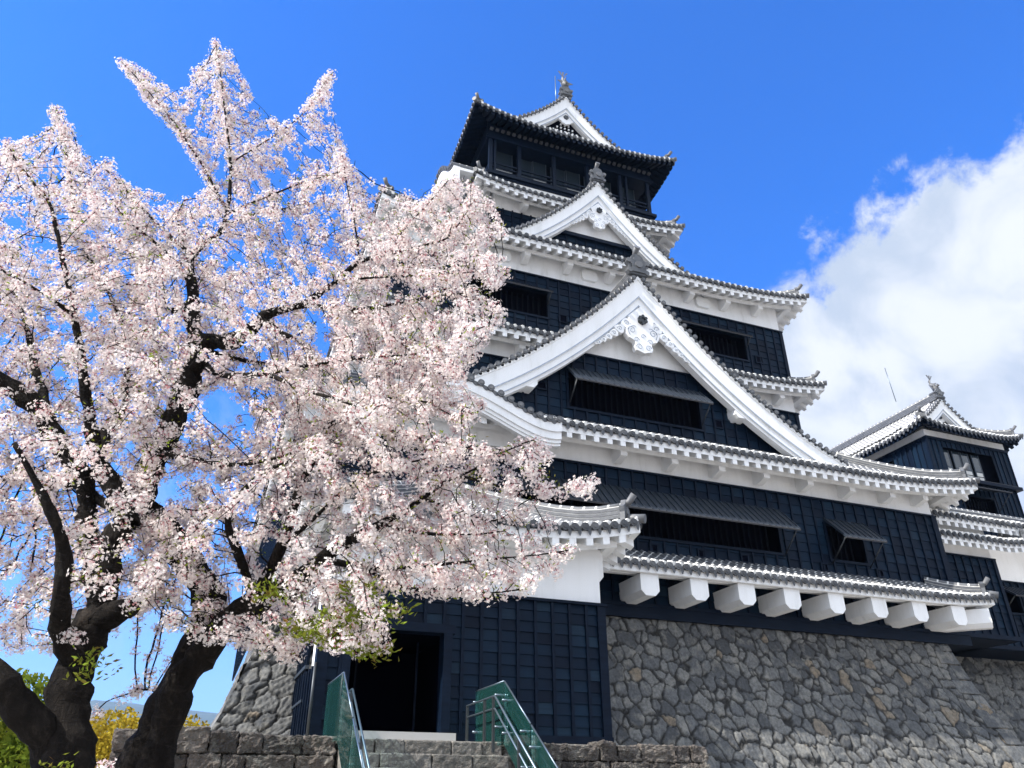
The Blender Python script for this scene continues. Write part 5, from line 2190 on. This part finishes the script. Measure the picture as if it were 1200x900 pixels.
def inside(poly, x, y):
    poly = np.asarray(poly, float)
    c = np.zeros(len(x), bool)
    j = len(poly) - 1
    for i in range(len(poly)):
        xi, yi = poly[i]
        xj, yj = poly[j]
        c ^= ((yi > y) != (yj > y)) & (x < (xj - xi) * (y - yi) / (yj - yi + 1e-9) + xi)
        j = i
    return c


class Tree:
    def __init__(self, label, limbs, crown, n_attr, dfun, dspread, seed, flower_keep=1.0, group='cherry trees in blossom', gaps=()):
        self.rng = np.random.default_rng(seed)
        rng = self.rng
        base = at(*limbs[0][0][:3])
        self.root = thing('cherry_tree', label, 'tree', (float(base[0]), float(base[1]), 0.0), group)
        P, R, par, fixed = [], [], [], []
        for limb in limbs:
            pts = [(at(px, py, d), r) for px, py, d, r in limb]
            sm = smooth_path(pts)
            # wobble so that limbs are never ruled lines
            start = -1
            if P:
                A = np.array(P)
                dd = np.linalg.norm(A - sm[0][:3], axis=1)
                start = int(np.argmin(dd))
                if dd[start] > .6:
                    start = int(np.argmin(dd))
            prev = start
            n = len(sm)
            w = rng.normal(0, 1, (n, 3))
            for _ in range(3):
                w[1:-1] = (w[:-2] + w[1:-1] + w[2:]) / 3
            for k_, q_ in enumerate(sm):
                rr = max(q_[3], .005)
                P.append(q_[:3] + w[k_] * min(.022, rr * .35))
                R.append(rr)
                par.append(prev)
                fixed.append(True)
                prev = len(P) - 1
        nf = len(P)
        # space colonisation fills the crown with twigs
        att = []
        poly = np.asarray(crown, float)
        x0, y0 = poly.min(0)
        x1, y1 = poly.max(0)
        while len(att) < n_attr:
            m = 4000
            x, y = rng.uniform(x0, x1, m), rng.uniform(y0, y1, m)
            k_ = inside(poly, x, y)
            for gx, gy, gr, gp in gaps:
                k_ &= ~((((x - gx) ** 2 + (y - gy) ** 2) < gr * gr) & (rng.uniform(0, 1, m) < gp))
            for a, b in zip(x[k_], y[k_]):
                d = dfun(a, b) + rng.normal(0, 1) * dspread(a, b)
                att.append(at(a, b, d))
        att = np.array(att[:n_attr])
        step, kill, infl = .10, .14, 1.3
        alive = np.ones(len(att), bool)
        near_d = np.full(len(att), 1e9)
        near_i = np.zeros(len(att), int)
        PA = np.array(P)
        for s in range(0, len(PA), 400):
            dd = np.linalg.norm(att[:, None] - PA[None, s:s + 400], axis=2)
            k_ = dd.argmin(1)
            v = dd[np.arange(len(att)), k_]
            u = v < near_d
            near_d[u] = v[u]
            near_i[u] = k_[u] + s
        kids = {}
        for it in range(75):
            m = alive & (near_d < infl)
            if not m.any():
                infl *= 1.5
                if infl > 3:
                    break
                continue
            PA = np.array(P)
            dirs = att[m] - PA[near_i[m]]
            dirs /= np.linalg.norm(dirs, axis=1, keepdims=True) + 1e-9
            acc = {}
            for ni, dv in zip(near_i[m], dirs):
                acc[ni] = acc.get(ni, 0) + dv
            new = []
            for ni, dv in acc.items():
                if kids.get(ni, 0) > 3:
                    continue
                ln = np.linalg.norm(dv)
                if ln < 1e-3:
                    continue
                dv = dv / ln
                if par[ni] >= 0:
                    pd = PA[ni] - PA[par[ni]]
                    pd = pd / (np.linalg.norm(pd) + 1e-9)
                    dv = dv + pd * .45
                dv = dv + rng.normal(0, .16, 3) + Z_ * .13
                dv /= np.linalg.norm(dv)
                P.append(PA[ni] + dv * step)
                R.append(0.0)
                par.append(ni)
                fixed.append(False)
                kids[ni] = kids.get(ni, 0) + 1
                new.append(len(P) - 1)
            if not new:
                break
            NP = np.array([P[i] for i in new])
            dd = np.linalg.norm(att[:, None] - NP[None], axis=2)
            k_ = dd.argmin(1)
            v = dd[np.arange(len(att)), k_]
            u = v < near_d
            near_d[u] = v[u]
            near_i[u] = np.array(new)[k_[u]]
            alive &= near_d > kill
        n = len(P)
        P = np.array(P)
        # pipe model for grown twigs
        r2 = np.zeros(n)
        for i in range(n - 1, -1, -1):
            if not fixed[i]:
                R[i] = max(.0032, r2[i] ** (1 / 2.3))
                if par[i] >= 0:
                    r2[par[i]] += max(R[i], .0032) ** 2.3
        R = np.array(R)
        self.P, self.R, self.par, self.nf = P, R, par, nf
        verts, faces = [], []
        vt, ft = [], []
        # fixed limbs: welded tubes per chain; twigs: simple prisms
        chains = []
        cur = []
        for i in range(nf):
            if cur and par[i] == cur[-1]:
                cur.append(i)
            else:
                if len(cur) > 1:
                    chains.append(cur)
                cur = [i]
        if len(cur) > 1:
            chains.append(cur)
        trunk = MB().mat('bark')
        trunk_r = []
        for c in chains:
            pth = [P[i] for i in c]
            rad = []
            for k_, i in enumerate(c):
                f = 1 + .10 * math.sin(k_ * .9 + c[0]) + .07 * math.sin(k_ * 2.3 + 1.7 * c[0])
                rad.append(R[i] * f)
            if par[c[0]] >= 0:
                pth = [P[par[c[0]]]] + pth
                rad = [min(R[par[c[0]]], rad[0] * 1.25)] + rad
            sd = 22 if rad[0] > .12 else (10 if rad[0] > .04 else 6)
            trunk.tube(pth, rad, sd, True, None, True, .5)
            for r_ in rad:
                trunk_r += [r_] * sd
        # knobbly bark: push the skin in and out
        for i, v in enumerate(trunk.v):
            q_ = Vector(v)
            a_ = mnoise.noise_vector(q_ * 4.5) * .016 + mnoise.noise_vector(q_ * 13) * .016 + mnoise.noise_vector(q_ * 37) * .009
            k_ = min(1.0, trunk_r[i] / .10) if i < len(trunk_r) else 0
            trunk.v[i] = tuple(q_ + a_ * k_)
        self.trunk = trunk.build('trunk', self.root)
        for i in range(nf, n):
            tube_mesh(verts, faces, P[par[i]], P[i], min(R[par[i]], R[i] * 1.3), R[i], 4 if R[i] < .012 else 6) if R[i] < 9 else None
        f4 = [f for f in faces]
        np_mesh('twigs', verts, f4, 'bark', self.root)
        # flower sites
        thin = np.where(R < .020)[0]
        thin = thin[[par[i] >= 0 for i in thin]]
        self.thin = thin
        self.flowers(flower_keep)

    def flowers(self, keep):
        rng = self.rng
        thin = self.thin
        P, par = self.P, np.array(self.par)
        # clustering: patches of twig full of blossom, patches nearly bare
        dens = .5 + .5 * np.sin(P[thin, 0] * 2.3 + 1.1 * np.sin(P[thin, 2] * 1.9)) * np.sin(P[thin, 2] * 2.1 + P[thin, 1] * 1.4)
        pr = keep * (.40 + 1.0 * dens)
        # puffs of bloom: sites thinned so that each carries a dense ball of flowers
        cand = thin[rng.uniform(0, 1, len(thin)) < pr]
        # little blossom close to the heavy limbs: they stay bare
        thick = P[np.where(self.R[:self.nf] > .042)[0]][::2]
        dmin = np.full(len(cand), 9.0)
        for s in range(0, len(thick), 200):
            dmin = np.minimum(dmin, np.linalg.norm(P[cand][:, None] - thick[None, s:s + 200], axis=2).min(1))
        cand = cand[(dmin > .26) | (rng.uniform(0, 1, len(cand)) < .34)]
        cell = {}
        for i in cand:
            key = tuple((P[i] / .165).astype(int))
            if key not in cell:
                cell[key] = i
        sel = np.array(list(cell.values()))
        c = P[sel] + (P[par[sel]] - P[sel]) * rng.uniform(0, 1, (len(sel), 1))
        nfl = rng.integers(20, 56, len(sel))
        cid = np.repeat(np.arange(len(sel)), nfl)
        off = rng.normal(size=(len(cid), 3))
        off /= np.linalg.norm(off, axis=1, keepdims=True)
        rad = (.034 + .00098 * nfl[cid]) * rng.uniform(.5, 1.12, len(cid))
        fc = c[cid] + off * rad[:, None] - np.array([0, 0, .012])
        ctint = rng.uniform(0, 1, len(sel))
        n = len(fc)

        # flower faces outward
        nrm = off + rng.normal(0, .35, (n, 3)) + np.array([0, 0, .1])
        nrm /= np.linalg.norm(nrm, axis=1, keepdims=True)
        a = rng.normal(size=(n, 3))
        a -= (a * nrm).sum(1, keepdims=True) * nrm
        a /= np.linalg.norm(a, axis=1, keepdims=True)
        b = np.cross(nrm, a)
        size = rng.uniform(.0118, .0160, n)
        # some flowers are still closed buds
        cup = rng.uniform(.1, .6, n)
        V = np.zeros((n, 5, 4, 3))
        T = np.zeros((n, 5))
        for k_ in range(5):
            an = 2 * math.pi * k_ / 5
            for q, (rr, da, hh) in enumerate(((.0, 0, 0), (.72, -.52, .35), (1.08, 0, .8), (.72, .52, .35))):
                ca, sa = math.cos(an + da), math.sin(an + da)
                V[:, k_, q] = fc + size[:, None] * (rr * (ca * a + sa * b) + (hh * cup)[:, None] * nrm)
            T[:, k_] = np.clip(.22 + .55 * ctint[cid] + rng.uniform(-.12, .45, n), .12, 1)
        F = np.arange(n * 20).reshape(-1, 4)
        np_mesh('blossom', V, F, 'petal', self.root, T.reshape(-1))
        # pink calyx and buds
        m = rng.uniform(0, 1, n) < .35
        k = m.sum()
        cc = c[cid][m] + off[m] * rad[m][:, None] * .55
        A, B, C_ = frames(k, rng)
        s = rng.uniform(.005, .009, k)[:, None]
        V = np.stack([cc - A * s * 1.6, cc - B * s * .7, cc + A * s * 1.6, cc + B * s * .7], 1)
        V2 = np.stack([cc - A * s * 1.6, cc - C_ * s * .7, cc + A * s * 1.6, cc + C_ * s * .7], 1)
        V = np.concatenate([V, V2])
        np_mesh('bud', V, np.arange(len(V) * 4).reshape(-1, 4), 'petal', self.root, rng.uniform(0, .08, len(V)))
        # young leaves: bronze to fresh green, in small tufts
        self.leaf_sites = thin[rng.uniform(0, 1, len(thin)) < .34]
        self.leaves(self.leaf_sites, 3, 7, (.011, .023))

    def leaves(self, sites, lo, hi, size=(.018, .034), parent=None, extra=None):
        rng = self.rng
        c = self.P[sites] if extra is None else extra
        nl = rng.integers(lo, hi, len(c))
        cid = np.repeat(np.arange(len(c)), nl)
        A, B, N = frames(len(cid), rng)
        A[:, 2] = np.abs(A[:, 2]) * .7 + .1
        s = rng.uniform(*size, len(cid))[:, None]
        o = c[cid] + rng.normal(0, .03, (len(cid), 3))
        V = np.stack([o, o + A * s * .9 + B * s * .42, o + A * s * 2.1 + N * s * .3, o + A * s * .9 - B * s * .42], 1)
        t = np.clip(rng.uniform(0, 1, len(c))[cid] * .8 + rng.uniform(0, .3, len(cid)), 0, 1)
        return np_mesh('young_leaves', V, np.arange(len(V) * 4).reshape(-1, 4), 'young_leaf', self.root, t)


# limbs: (photo x, photo y, metres ahead, radius m); first limb is the trunk
left_limbs = [
    [(64, 1075, 6.1, .27), (68, 960, 6.1, .225), (78, 870, 6.1, .165), (87, 790, 6.15, .145), (103, 745, 6.2, .15), (120, 712, 6.25, .115), (119, 672, 6.3, .135), (132, 640, 6.35, .12),
     (150, 615, 6.4, .10), (142, 585, 6.4, .085), (120, 545, 6.3, .075), (108, 500, 6.2, .055), (98, 430, 6.1, .04), (88, 370, 6.0, .032), (75, 310, 5.9, .024), (60, 244, 5.8, .018), (40, 215, 5.8, .013), (21, 191, 5.8, .009), (7, 165, 5.8, .006)],
    [(66, 910, 6.1, .13), (48, 862, 6.0, .115), (28, 836, 5.9, .112), (5, 806, 5.8, .13), (-40, 780, 5.7, .11), (-90, 700, 5.6, .10), (-110, 560, 5.6, .07), (-135, 440, 5.7, .045), (-125, 340, 5.8, .02), (-140, 270, 5.9, .006)],
    [(125, 722, 6.2, .11), (147, 714, 6.1, .085), (153, 712, 6.05, .07)],
    [(86, 775, 6.05, .08), (72, 745, 5.9, .07), (70, 700, 5.6, .065), (75, 650, 5.5, .05), (60, 600, 5.3, .038), (40, 560, 5.2, .026), (15, 520, 5.1, .016)],
    [(122, 690, 6.4, .09), (108, 640, 6.5, .08), (98, 570, 6.5, .085), (64, 508, 6.4, .088), (36, 474, 6.3, .085), (0, 447, 6.2, .08), (-50, 420, 6.1, .06), (-95, 370, 6.1, .04), (-120, 300, 6.2, .02), (-110, 240, 6.3, .006)],
    [(140, 600, 6.4, .05), (100, 575, 6.6, .045), (60, 560, 6.8, .035), (20, 540, 6.9, .022)],
    [(118, 540, 6.3, .05), (128, 500, 6.6, .05), (145, 476, 6.8, .035), (150, 430, 6.9, .028), (145, 385, 6.9, .024), (120, 330, 6.8, .02), (98, 290, 6.7, .016), (88, 250, 6.7, .012), (80, 190, 6.7, .009), (72, 150, 6.7, .006), (66, 126, 6.7, .004)],
    [(64, 508, 6.4, .05), (40, 430, 6.6, .035), (30, 380, 6.7, .024), (10, 330, 6.8, .016), (-20, 290, 6.8, .01)],
    [(88, 372, 6.0, .02), (60, 350, 5.7, .016), (25, 330, 5.5, .012), (-10, 310, 5.4, .008)],
]
mid_limbs = [
    [(146, 1060, 7.2, .27), (155, 960, 7.2, .24), (170, 885, 7.2, .18), (186, 848, 7.2, .168), (203, 805, 7.2, .148), (220, 775, 7.2, .145), (240, 742, 7.25, .16), (246, 715, 7.25, .14), (236, 680, 7.2, .135), (215, 650, 7.15, .13), (192, 622, 7.1, .125),
     (172, 598, 7.0, .12), (168, 570, 6.95, .115), (178, 543, 6.9, .125), (193, 522, 6.9, .12), (205, 485, 6.85, .115), (222, 446, 6.8, .12), (226, 420, 6.8, .085), (228, 384, 6.8, .075), (227, 350, 6.8, .068), (224, 318, 6.8, .045), (225, 302, 6.8, .04),
     (240, 286, 6.8, .034), (258, 272, 6.75, .03), (266, 246, 6.75, .024), (270, 188, 6.7, .016), (264, 135, 6.7, .011), (259, 90, 6.7, .008), (253, 50, 6.7, .004)],
    [(228, 432, 6.75, .08), (238, 424, 6.65, .06), (243, 421, 6.6, .05)],
    [(224, 355, 6.8, .05), (212, 360, 6.7, .045), (204, 363, 6.6, .036)],
    [(225, 302, 6.8, .028), (208, 285, 6.8, .02), (190, 268, 6.9, .016), (165, 242, 7.0, .013), (140, 215, 7.0, .009), (120, 195, 7.0, .006)],
    [(222, 330, 6.8, .024), (200, 300, 6.6, .017), (170, 275, 6.5, .013), (150, 258, 6.4, .01), (130, 235, 6.4, .006)],
    [(266, 247, 6.75, .018), (252, 222, 6.7, .014), (238, 195, 6.7, .012), (220, 168, 6.6, .010), (206, 146, 6.6, .009), (186, 122, 6.5, .007), (168, 100, 6.5, .006), (150, 80, 6.5, .004), (141, 72, 6.5, .003)],
    [(268, 250, 6.75, .017), (305, 233, 6.7, .013), (350, 216, 6.6, .010), (395, 202, 6.6, .006), (415, 196, 6.6, .004)],
    [(269, 195, 6.7, .012), (280, 185, 6.7, .010), (315, 163, 6.7, .009), (340, 146, 6.7, .007), (360, 128, 6.7, .006), (375, 105, 6.7, .005), (388, 87, 6.7, .003)],
    [(262, 265, 6.8, .014), (300, 250, 7.0, .011), (330, 245, 7.1, .008), (350, 240, 7.1, .005)],
    [(232, 400, 6.8, .085), (255, 402, 6.7, .085), (277, 398, 6.6, .08), (296, 384, 6.55, .075), (310, 369, 6.5, .062), (325, 364, 6.5, .04), (352, 357, 6.4, .036), (372, 345, 6.35, .033), (391, 332, 6.3, .03), (406, 318, 6.3, .027), (420, 307, 6.25, .025), (450, 298, 6.2, .019), (482, 292, 6.1, .015), (505, 285, 6.05, .011), (524, 279, 6.0, .008), (545, 250, 6.0, .005), (555, 225, 6.0, .003)],
    [(421, 307, 6.25, .014), (418, 276, 6.2, .011), (412, 245, 6.2, .008), (405, 208, 6.2, .005), (402, 185, 6.2, .003)],
    [(310, 374, 6.5, .05), (330, 390, 6.45, .03), (345, 396, 6.4, .02)],
    [(325, 365, 6.5, .026), (368, 358, 6.5, .022), (405, 364, 6.4, .02), (453, 358, 6.3, .015), (493, 350, 6.2, .011), (530, 345, 6.1, .008), (560, 340, 6.0, .006), (592, 322, 5.95, .003)],
    [(412, 364, 6.4, .014), (432, 372, 6.2, .012), (452, 388, 6.1, .011), (482, 412, 6.0, .008), (510, 435, 5.9, .006), (535, 445, 5.9, .004)],
    [(226, 420, 6.8, .04), (260, 440, 6.5, .03), (310, 438, 6.2, .024), (350, 455, 6.0, .018), (400, 470, 5.8, .012), (450, 490, 5.7, .007)],
    [(185, 532, 6.9, .04), (215, 535, 6.6, .028), (260, 545, 6.3, .02), (310, 540, 6.0, .014), (360, 525, 5.8, .009)],
    [(224, 315, 6.8, .022), (215, 285, 7.1, .014), (208, 255, 7.2, .010), (215, 235, 7.2, .006)],
    [(310, 438, 6.2, .02), (380, 425, 6.0, .014), (450, 418, 5.9, .010), (520, 412, 5.8, .006), (560, 404, 5.8, .003)],
    [(391, 332, 6.3, .016), (430, 326, 6.1, .012), (500, 322, 5.9, .008), (560, 318, 5.85, .005), (588, 304, 5.8, .003)],
    [(450, 298, 6.2, .012), (480, 262, 6.1, .008), (505, 235, 6.05, .005), (525, 212, 6.0, .003)],
    [(240, 410, 6.8, .03), (300, 425, 7.3, .022), (350, 430, 7.8, .016), (410, 420, 8.0, .010), (470, 390, 8.1, .006)],
]
right_limbs = [
    [(176, 1060, 7.15, .16), (178, 950, 7.1, .15), (190, 865, 7.1, .14), (212, 805, 7.05, .13), (236, 770, 7.0, .125), (262, 735, 6.9, .115), (300, 705, 6.8, .105), (335, 690, 6.7, .09), (352, 676, 6.65, .08), (378, 657, 6.6, .062), (410, 636, 6.5, .046), (445, 615, 6.4, .036), (468, 604, 6.35, .03), (496, 584, 6.3, .022), (530, 562, 6.2, .017), (564, 563, 6.1, .012), (600, 575, 6.0, .008), (640, 572, 5.9, .005), (692, 567, 5.9, .003)],
    [(300, 705, 6.8, .07), (330, 640, 6.8, .05), (350, 580, 6.7, .04), (370, 530, 6.5, .03), (385, 498, 6.4, .026), (422, 488, 6.3, .021), (434, 474, 6.3, .017), (465, 465, 6.2, .012), (500, 472, 6.1, .008), (540, 490, 6.0, .005), (566, 478, 6.0, .003)],
    [(378, 657, 6.6, .035), (430, 665, 6.3, .024), (480, 665, 6.1, .018), (530, 660, 5.9, .012), (580, 655, 5.8, .008), (630, 650, 5.7, .005), (665, 645, 5.7, .003)],
    [(420, 662, 6.35, .018), (470, 688, 6.1, .013), (520, 690, 5.9, .009), (570, 695, 5.8, .006), (615, 690, 5.75, .003)],
    [(530, 562, 6.2, .010), (565, 545, 6.1, .008), (600, 525, 6.0, .006), (625, 515, 6.0, .003)],
    [(445, 615, 6.4, .016), (500, 625, 6.1, .012), (560, 626, 5.9, .007), (592, 622, 5.9, .004)],
    [(422, 488, 6.3, .014), (470, 508, 6.1, .010), (530, 520, 6.0, .007), (575, 532, 5.95, .004), (610, 522, 5.9, .003)],
    [(330, 640, 6.8, .03), (370, 605, 6.4, .02), (420, 562, 6.1, .014), (480, 542, 6.0, .008), (530, 532, 5.9, .004)],
    [(496, 584, 6.3, .012), (540, 600, 6.1, .010), (580, 610, 6.0, .007), (612, 590, 6.0, .004), (628, 582, 6.0, .003)],
    [(330, 692, 6.7, .04), (350, 720, 6.4, .026), (380, 738, 6.2, .018), (420, 748, 6.0, .012), (450, 755, 5.9, .006)],
    [(300, 705, 6.8, .05), (280, 650, 6.5, .04), (270, 600, 6.2, .03), (300, 560, 6.0, .02), (340, 540, 5.8, .012)],
    [(262, 735, 6.9, .03), (290, 745, 6.5, .02), (320, 760, 6.3, .012), (350, 770, 6.2, .006)],
    [(200, 815, 7.3, .012), (170, 808, 7.5, .009), (145, 815, 7.5, .007), (125, 822, 7.5, .004), (112, 835, 7.5, .002)],
    [(360, 670, 6.6, .03), (385, 700, 6.3, .018), (400, 715, 6.2, .012), (440, 712, 6.1, .007), (470, 715, 6.1, .003)],
]


def n_at(x, y):
    return 0


crown_left = [(-190, 640), (-190, 380), (-130, 260), (-60, 220), (-20, 200), (0, 175), (22, 165), (45, 205), (62, 235), (75, 215), (62, 140), (72, 122), (92, 165), (112, 200), (140, 205), (160, 240), (180, 260), (200, 300), (195, 380), (190, 450), (200, 520), (190, 580), (215, 640), (200, 690), (160, 730), (110, 762), (60, 770), (20, 765), (-60, 770), (-150, 720)]
crown_mid = [(150, 250), (125, 200), (135, 195), (170, 225), (200, 240), (235, 232), (228, 190), (195, 165), (140, 80), (142, 66), (180, 95), (215, 108), (238, 60), (252, 42), (272, 62), (300, 110), (325, 150), (345, 135), (380, 85), (391, 92), (378, 118), (345, 160), (325, 190), (310, 215), (345, 200), (388, 160), (412, 178), (422, 215), (425, 262), (470, 228), (520, 212), (552, 200), (556, 220), (540, 240), (592, 248), (596, 262), (580, 290), (588, 310), (600, 320), (575, 345), (560, 365), (598, 378), (570, 405), (545, 440), (505, 470), (440, 510), (380, 545), (300, 560), (230, 560), (170, 570), (140, 500), (140, 420), (150, 330)]
crown_right = [(240, 560), (330, 520), (400, 470), (450, 440), (520, 440), (552, 460), (565, 485), (548, 510), (580, 535), (620, 512), (628, 530), (650, 562), (695, 560), (692, 575), (640, 598), (625, 590), (600, 625), (560, 630), (600, 650), (660, 640), (672, 652), (640, 675), (610, 700), (540, 705), (480, 690), (450, 700), (430, 735), (455, 752), (440, 765), (380, 765), (330, 768), (270, 765), (215, 765), (180, 735), (150, 690), (160, 620), (200, 580)]

t1 = Tree('gnarled leaning cherry tree in pale blossom with thickest dark forked trunk at left edge', left_limbs, crown_left, 4700,
          lambda x, y: 6.95, lambda x, y: .62, 101, 1.0, gaps=((195, 250, 22, .8), (10, 240, 22, .7), (95, 600, 26, .8), (150, 560, 18, .7), (60, 725, 22, .7), (200, 575, 20, .7)))
t2 = Tree('tall cherry tree in pale blossom whose topmost shoot stands above all others', mid_limbs, crown_mid, 4600,
          lambda x, y: 7.15 - .7 * max(0, (x - 300) / 300), lambda x, y: .30 + .45 * min(1, max(0, (y - 180) / 200)), 202, 1.0,
          gaps=((265, 475, 26, .85), (240, 500, 20, .8), (390, 240, 22, .6), (340, 265, 24, .6), (205, 200, 16, .9), (280, 290, 18, .6), (130, 400, 16, .7), (440, 398, 22, .75), (370, 410, 18, .75), (548, 345, 20, .6), (470, 335, 16, .6)))
t3 = Tree('cherry tree in pale blossom leaning right, branches reaching across the black doorway', right_limbs, crown_right, 4300,
          lambda x, y: 6.95 - .9 * max(0, (x - 300) / 350), lambda x, y: .55 - .25 * min(1, max(0, (x - 400) / 200)), 303, .95,
          gaps=((610, 612, 30, .8), (560, 612, 22, .5), (520, 640, 20, .5), (200, 735, 30, .7), (235, 720, 20, .6), (290, 660, 28, .6), (270, 700, 20, .5)))
# leafy fresh-green sprays low on the right-hand tree
ex = []
for (xa, ya, xb, yb, n_) in ((380, 728, 470, 716, 120), (375, 745, 455, 766, 110), (340, 740, 390, 735, 60), (300, 690, 330, 700, 30), (400, 690, 440, 690, 25)):
    for i in range(n_):
        f = t3.rng.uniform(0, 1)
        ex.append(at(xa + (xb - xa) * f + t3.rng.normal(0, 6), ya + (yb - ya) * f + t3.rng.normal(0, 5), 6.05 + t3.rng.normal(0, .08)))
t3.leaves(None, 3, 6, (.02, .036), extra=np.array(ex))
ex = []
for (xc_, yc_, n_) in ((105, 778, 22), (112, 790, 10), (60, 908, 30)):
    for i in range(n_):
        ex.append(at(xc_ + t1.rng.normal(0, 14), yc_ + t1.rng.normal(0, 8), 5.85 + t1.rng.normal(0, .05)))
t1.leaves(None, 2, 5, (.02, .03), extra=np.array(ex))


# ------------------------------------------------------------------ shrubs and trees beyond the terrace
def leafy_tree(name, label, px, py_top, d, width, leaf, seed, n=5200, size=(.05, .11), group=None, cat='tree'):
    rng = np.random.default_rng(seed)
    top = at(px, py_top, d)
    t = thing(name, label, cat, (float(top[0]), float(top[1]), 0.0), group)
    H = top[2]
    tr = MB().mat('bark')
    b0 = V3(top[0], top[1], 0)
    tr.tube([b0, b0 + Z_ * H * .3 + X_ * .1, b0 + Z_ * H * .55], [.22, .17, .10], 10)
    lob = []
    for i in range(26):
        a, rr, zz = rng.uniform(0, 6.28), width * math.sqrt(rng.uniform(0, 1)), rng.uniform(.30, .88)
        rr *= math.sqrt(max(.05, 1 - ((zz - .5) / .5) ** 2))
        lob.append(V3(top[0] + rr * math.cos(a), top[1] + rr * math.sin(a), H * zz))
        tr.tube([b0 + Z_ * H * .35, (b0 + Z_ * H * .45 + lob[-1]) / 2, lob[-1]], [.07, .045, .015], 6)
    lob.append(top - Z_ * width * .3)
    tr.build('trunk', t)
    lob = np.array(lob)
    li = rng.integers(0, len(lob), n)
    o = rng.normal(size=(n, 3))
    o /= np.linalg.norm(o, axis=1, keepdims=True)
    o = lob[li] + o * (width * .34 * rng.uniform(.45, 1.05, n) ** .6)[:, None] * np.array([1, 1, .8])
    A, B, N = frames(n, rng)
    s = rng.uniform(*size, n)[:, None]
    V = np.stack([o - A * s, o - B * s * .6, o + A * s, o + B * s * .6], 1)
    tn = np.clip(rng.uniform(0, 1, len(lob))[li] * .6 + rng.uniform(0, .45, n), 0, 1)
    np_mesh('foliage', V, np.arange(n * 4).reshape(-1, 4), leaf, t, tn)


leafy_tree('leafy_tree', 'rounded yellow-leaved tree seen low between the two dark cherry trunks', 140, 834, 24, 2.5, 'yellow_leaf', 1, 9000, (.04, .085), 'trees beyond the terrace')
leafy_tree('leafy_tree', 'rounded yellow-leaved tree low beside the left end of the terrace wall', 222, 834, 27, 2.4, 'yellow_leaf', 2, 9000, (.04, .085), 'trees beyond the terrace')
leafy_tree('leafy_tree', 'tallest green tree beyond the terrace at the lower left corner', 30, 782, 15, 1.5, 'green_leaf', 3, 9000, (.035, .075), 'trees beyond the terrace')
leafy_tree('leafy_tree', 'lower olive green tree behind the forked trunk at left edge', -20, 830, 18, 1.9, 'green_leaf', 4, 9000, (.035, .08), 'trees beyond the terrace')
leafy_tree('flowering_shrub', 'white flowering shrub low behind the gap between cherry trunks', 130, 886, 13, 0.75, 'petal', 6, 5000, (.02, .035), None, 'shrub')
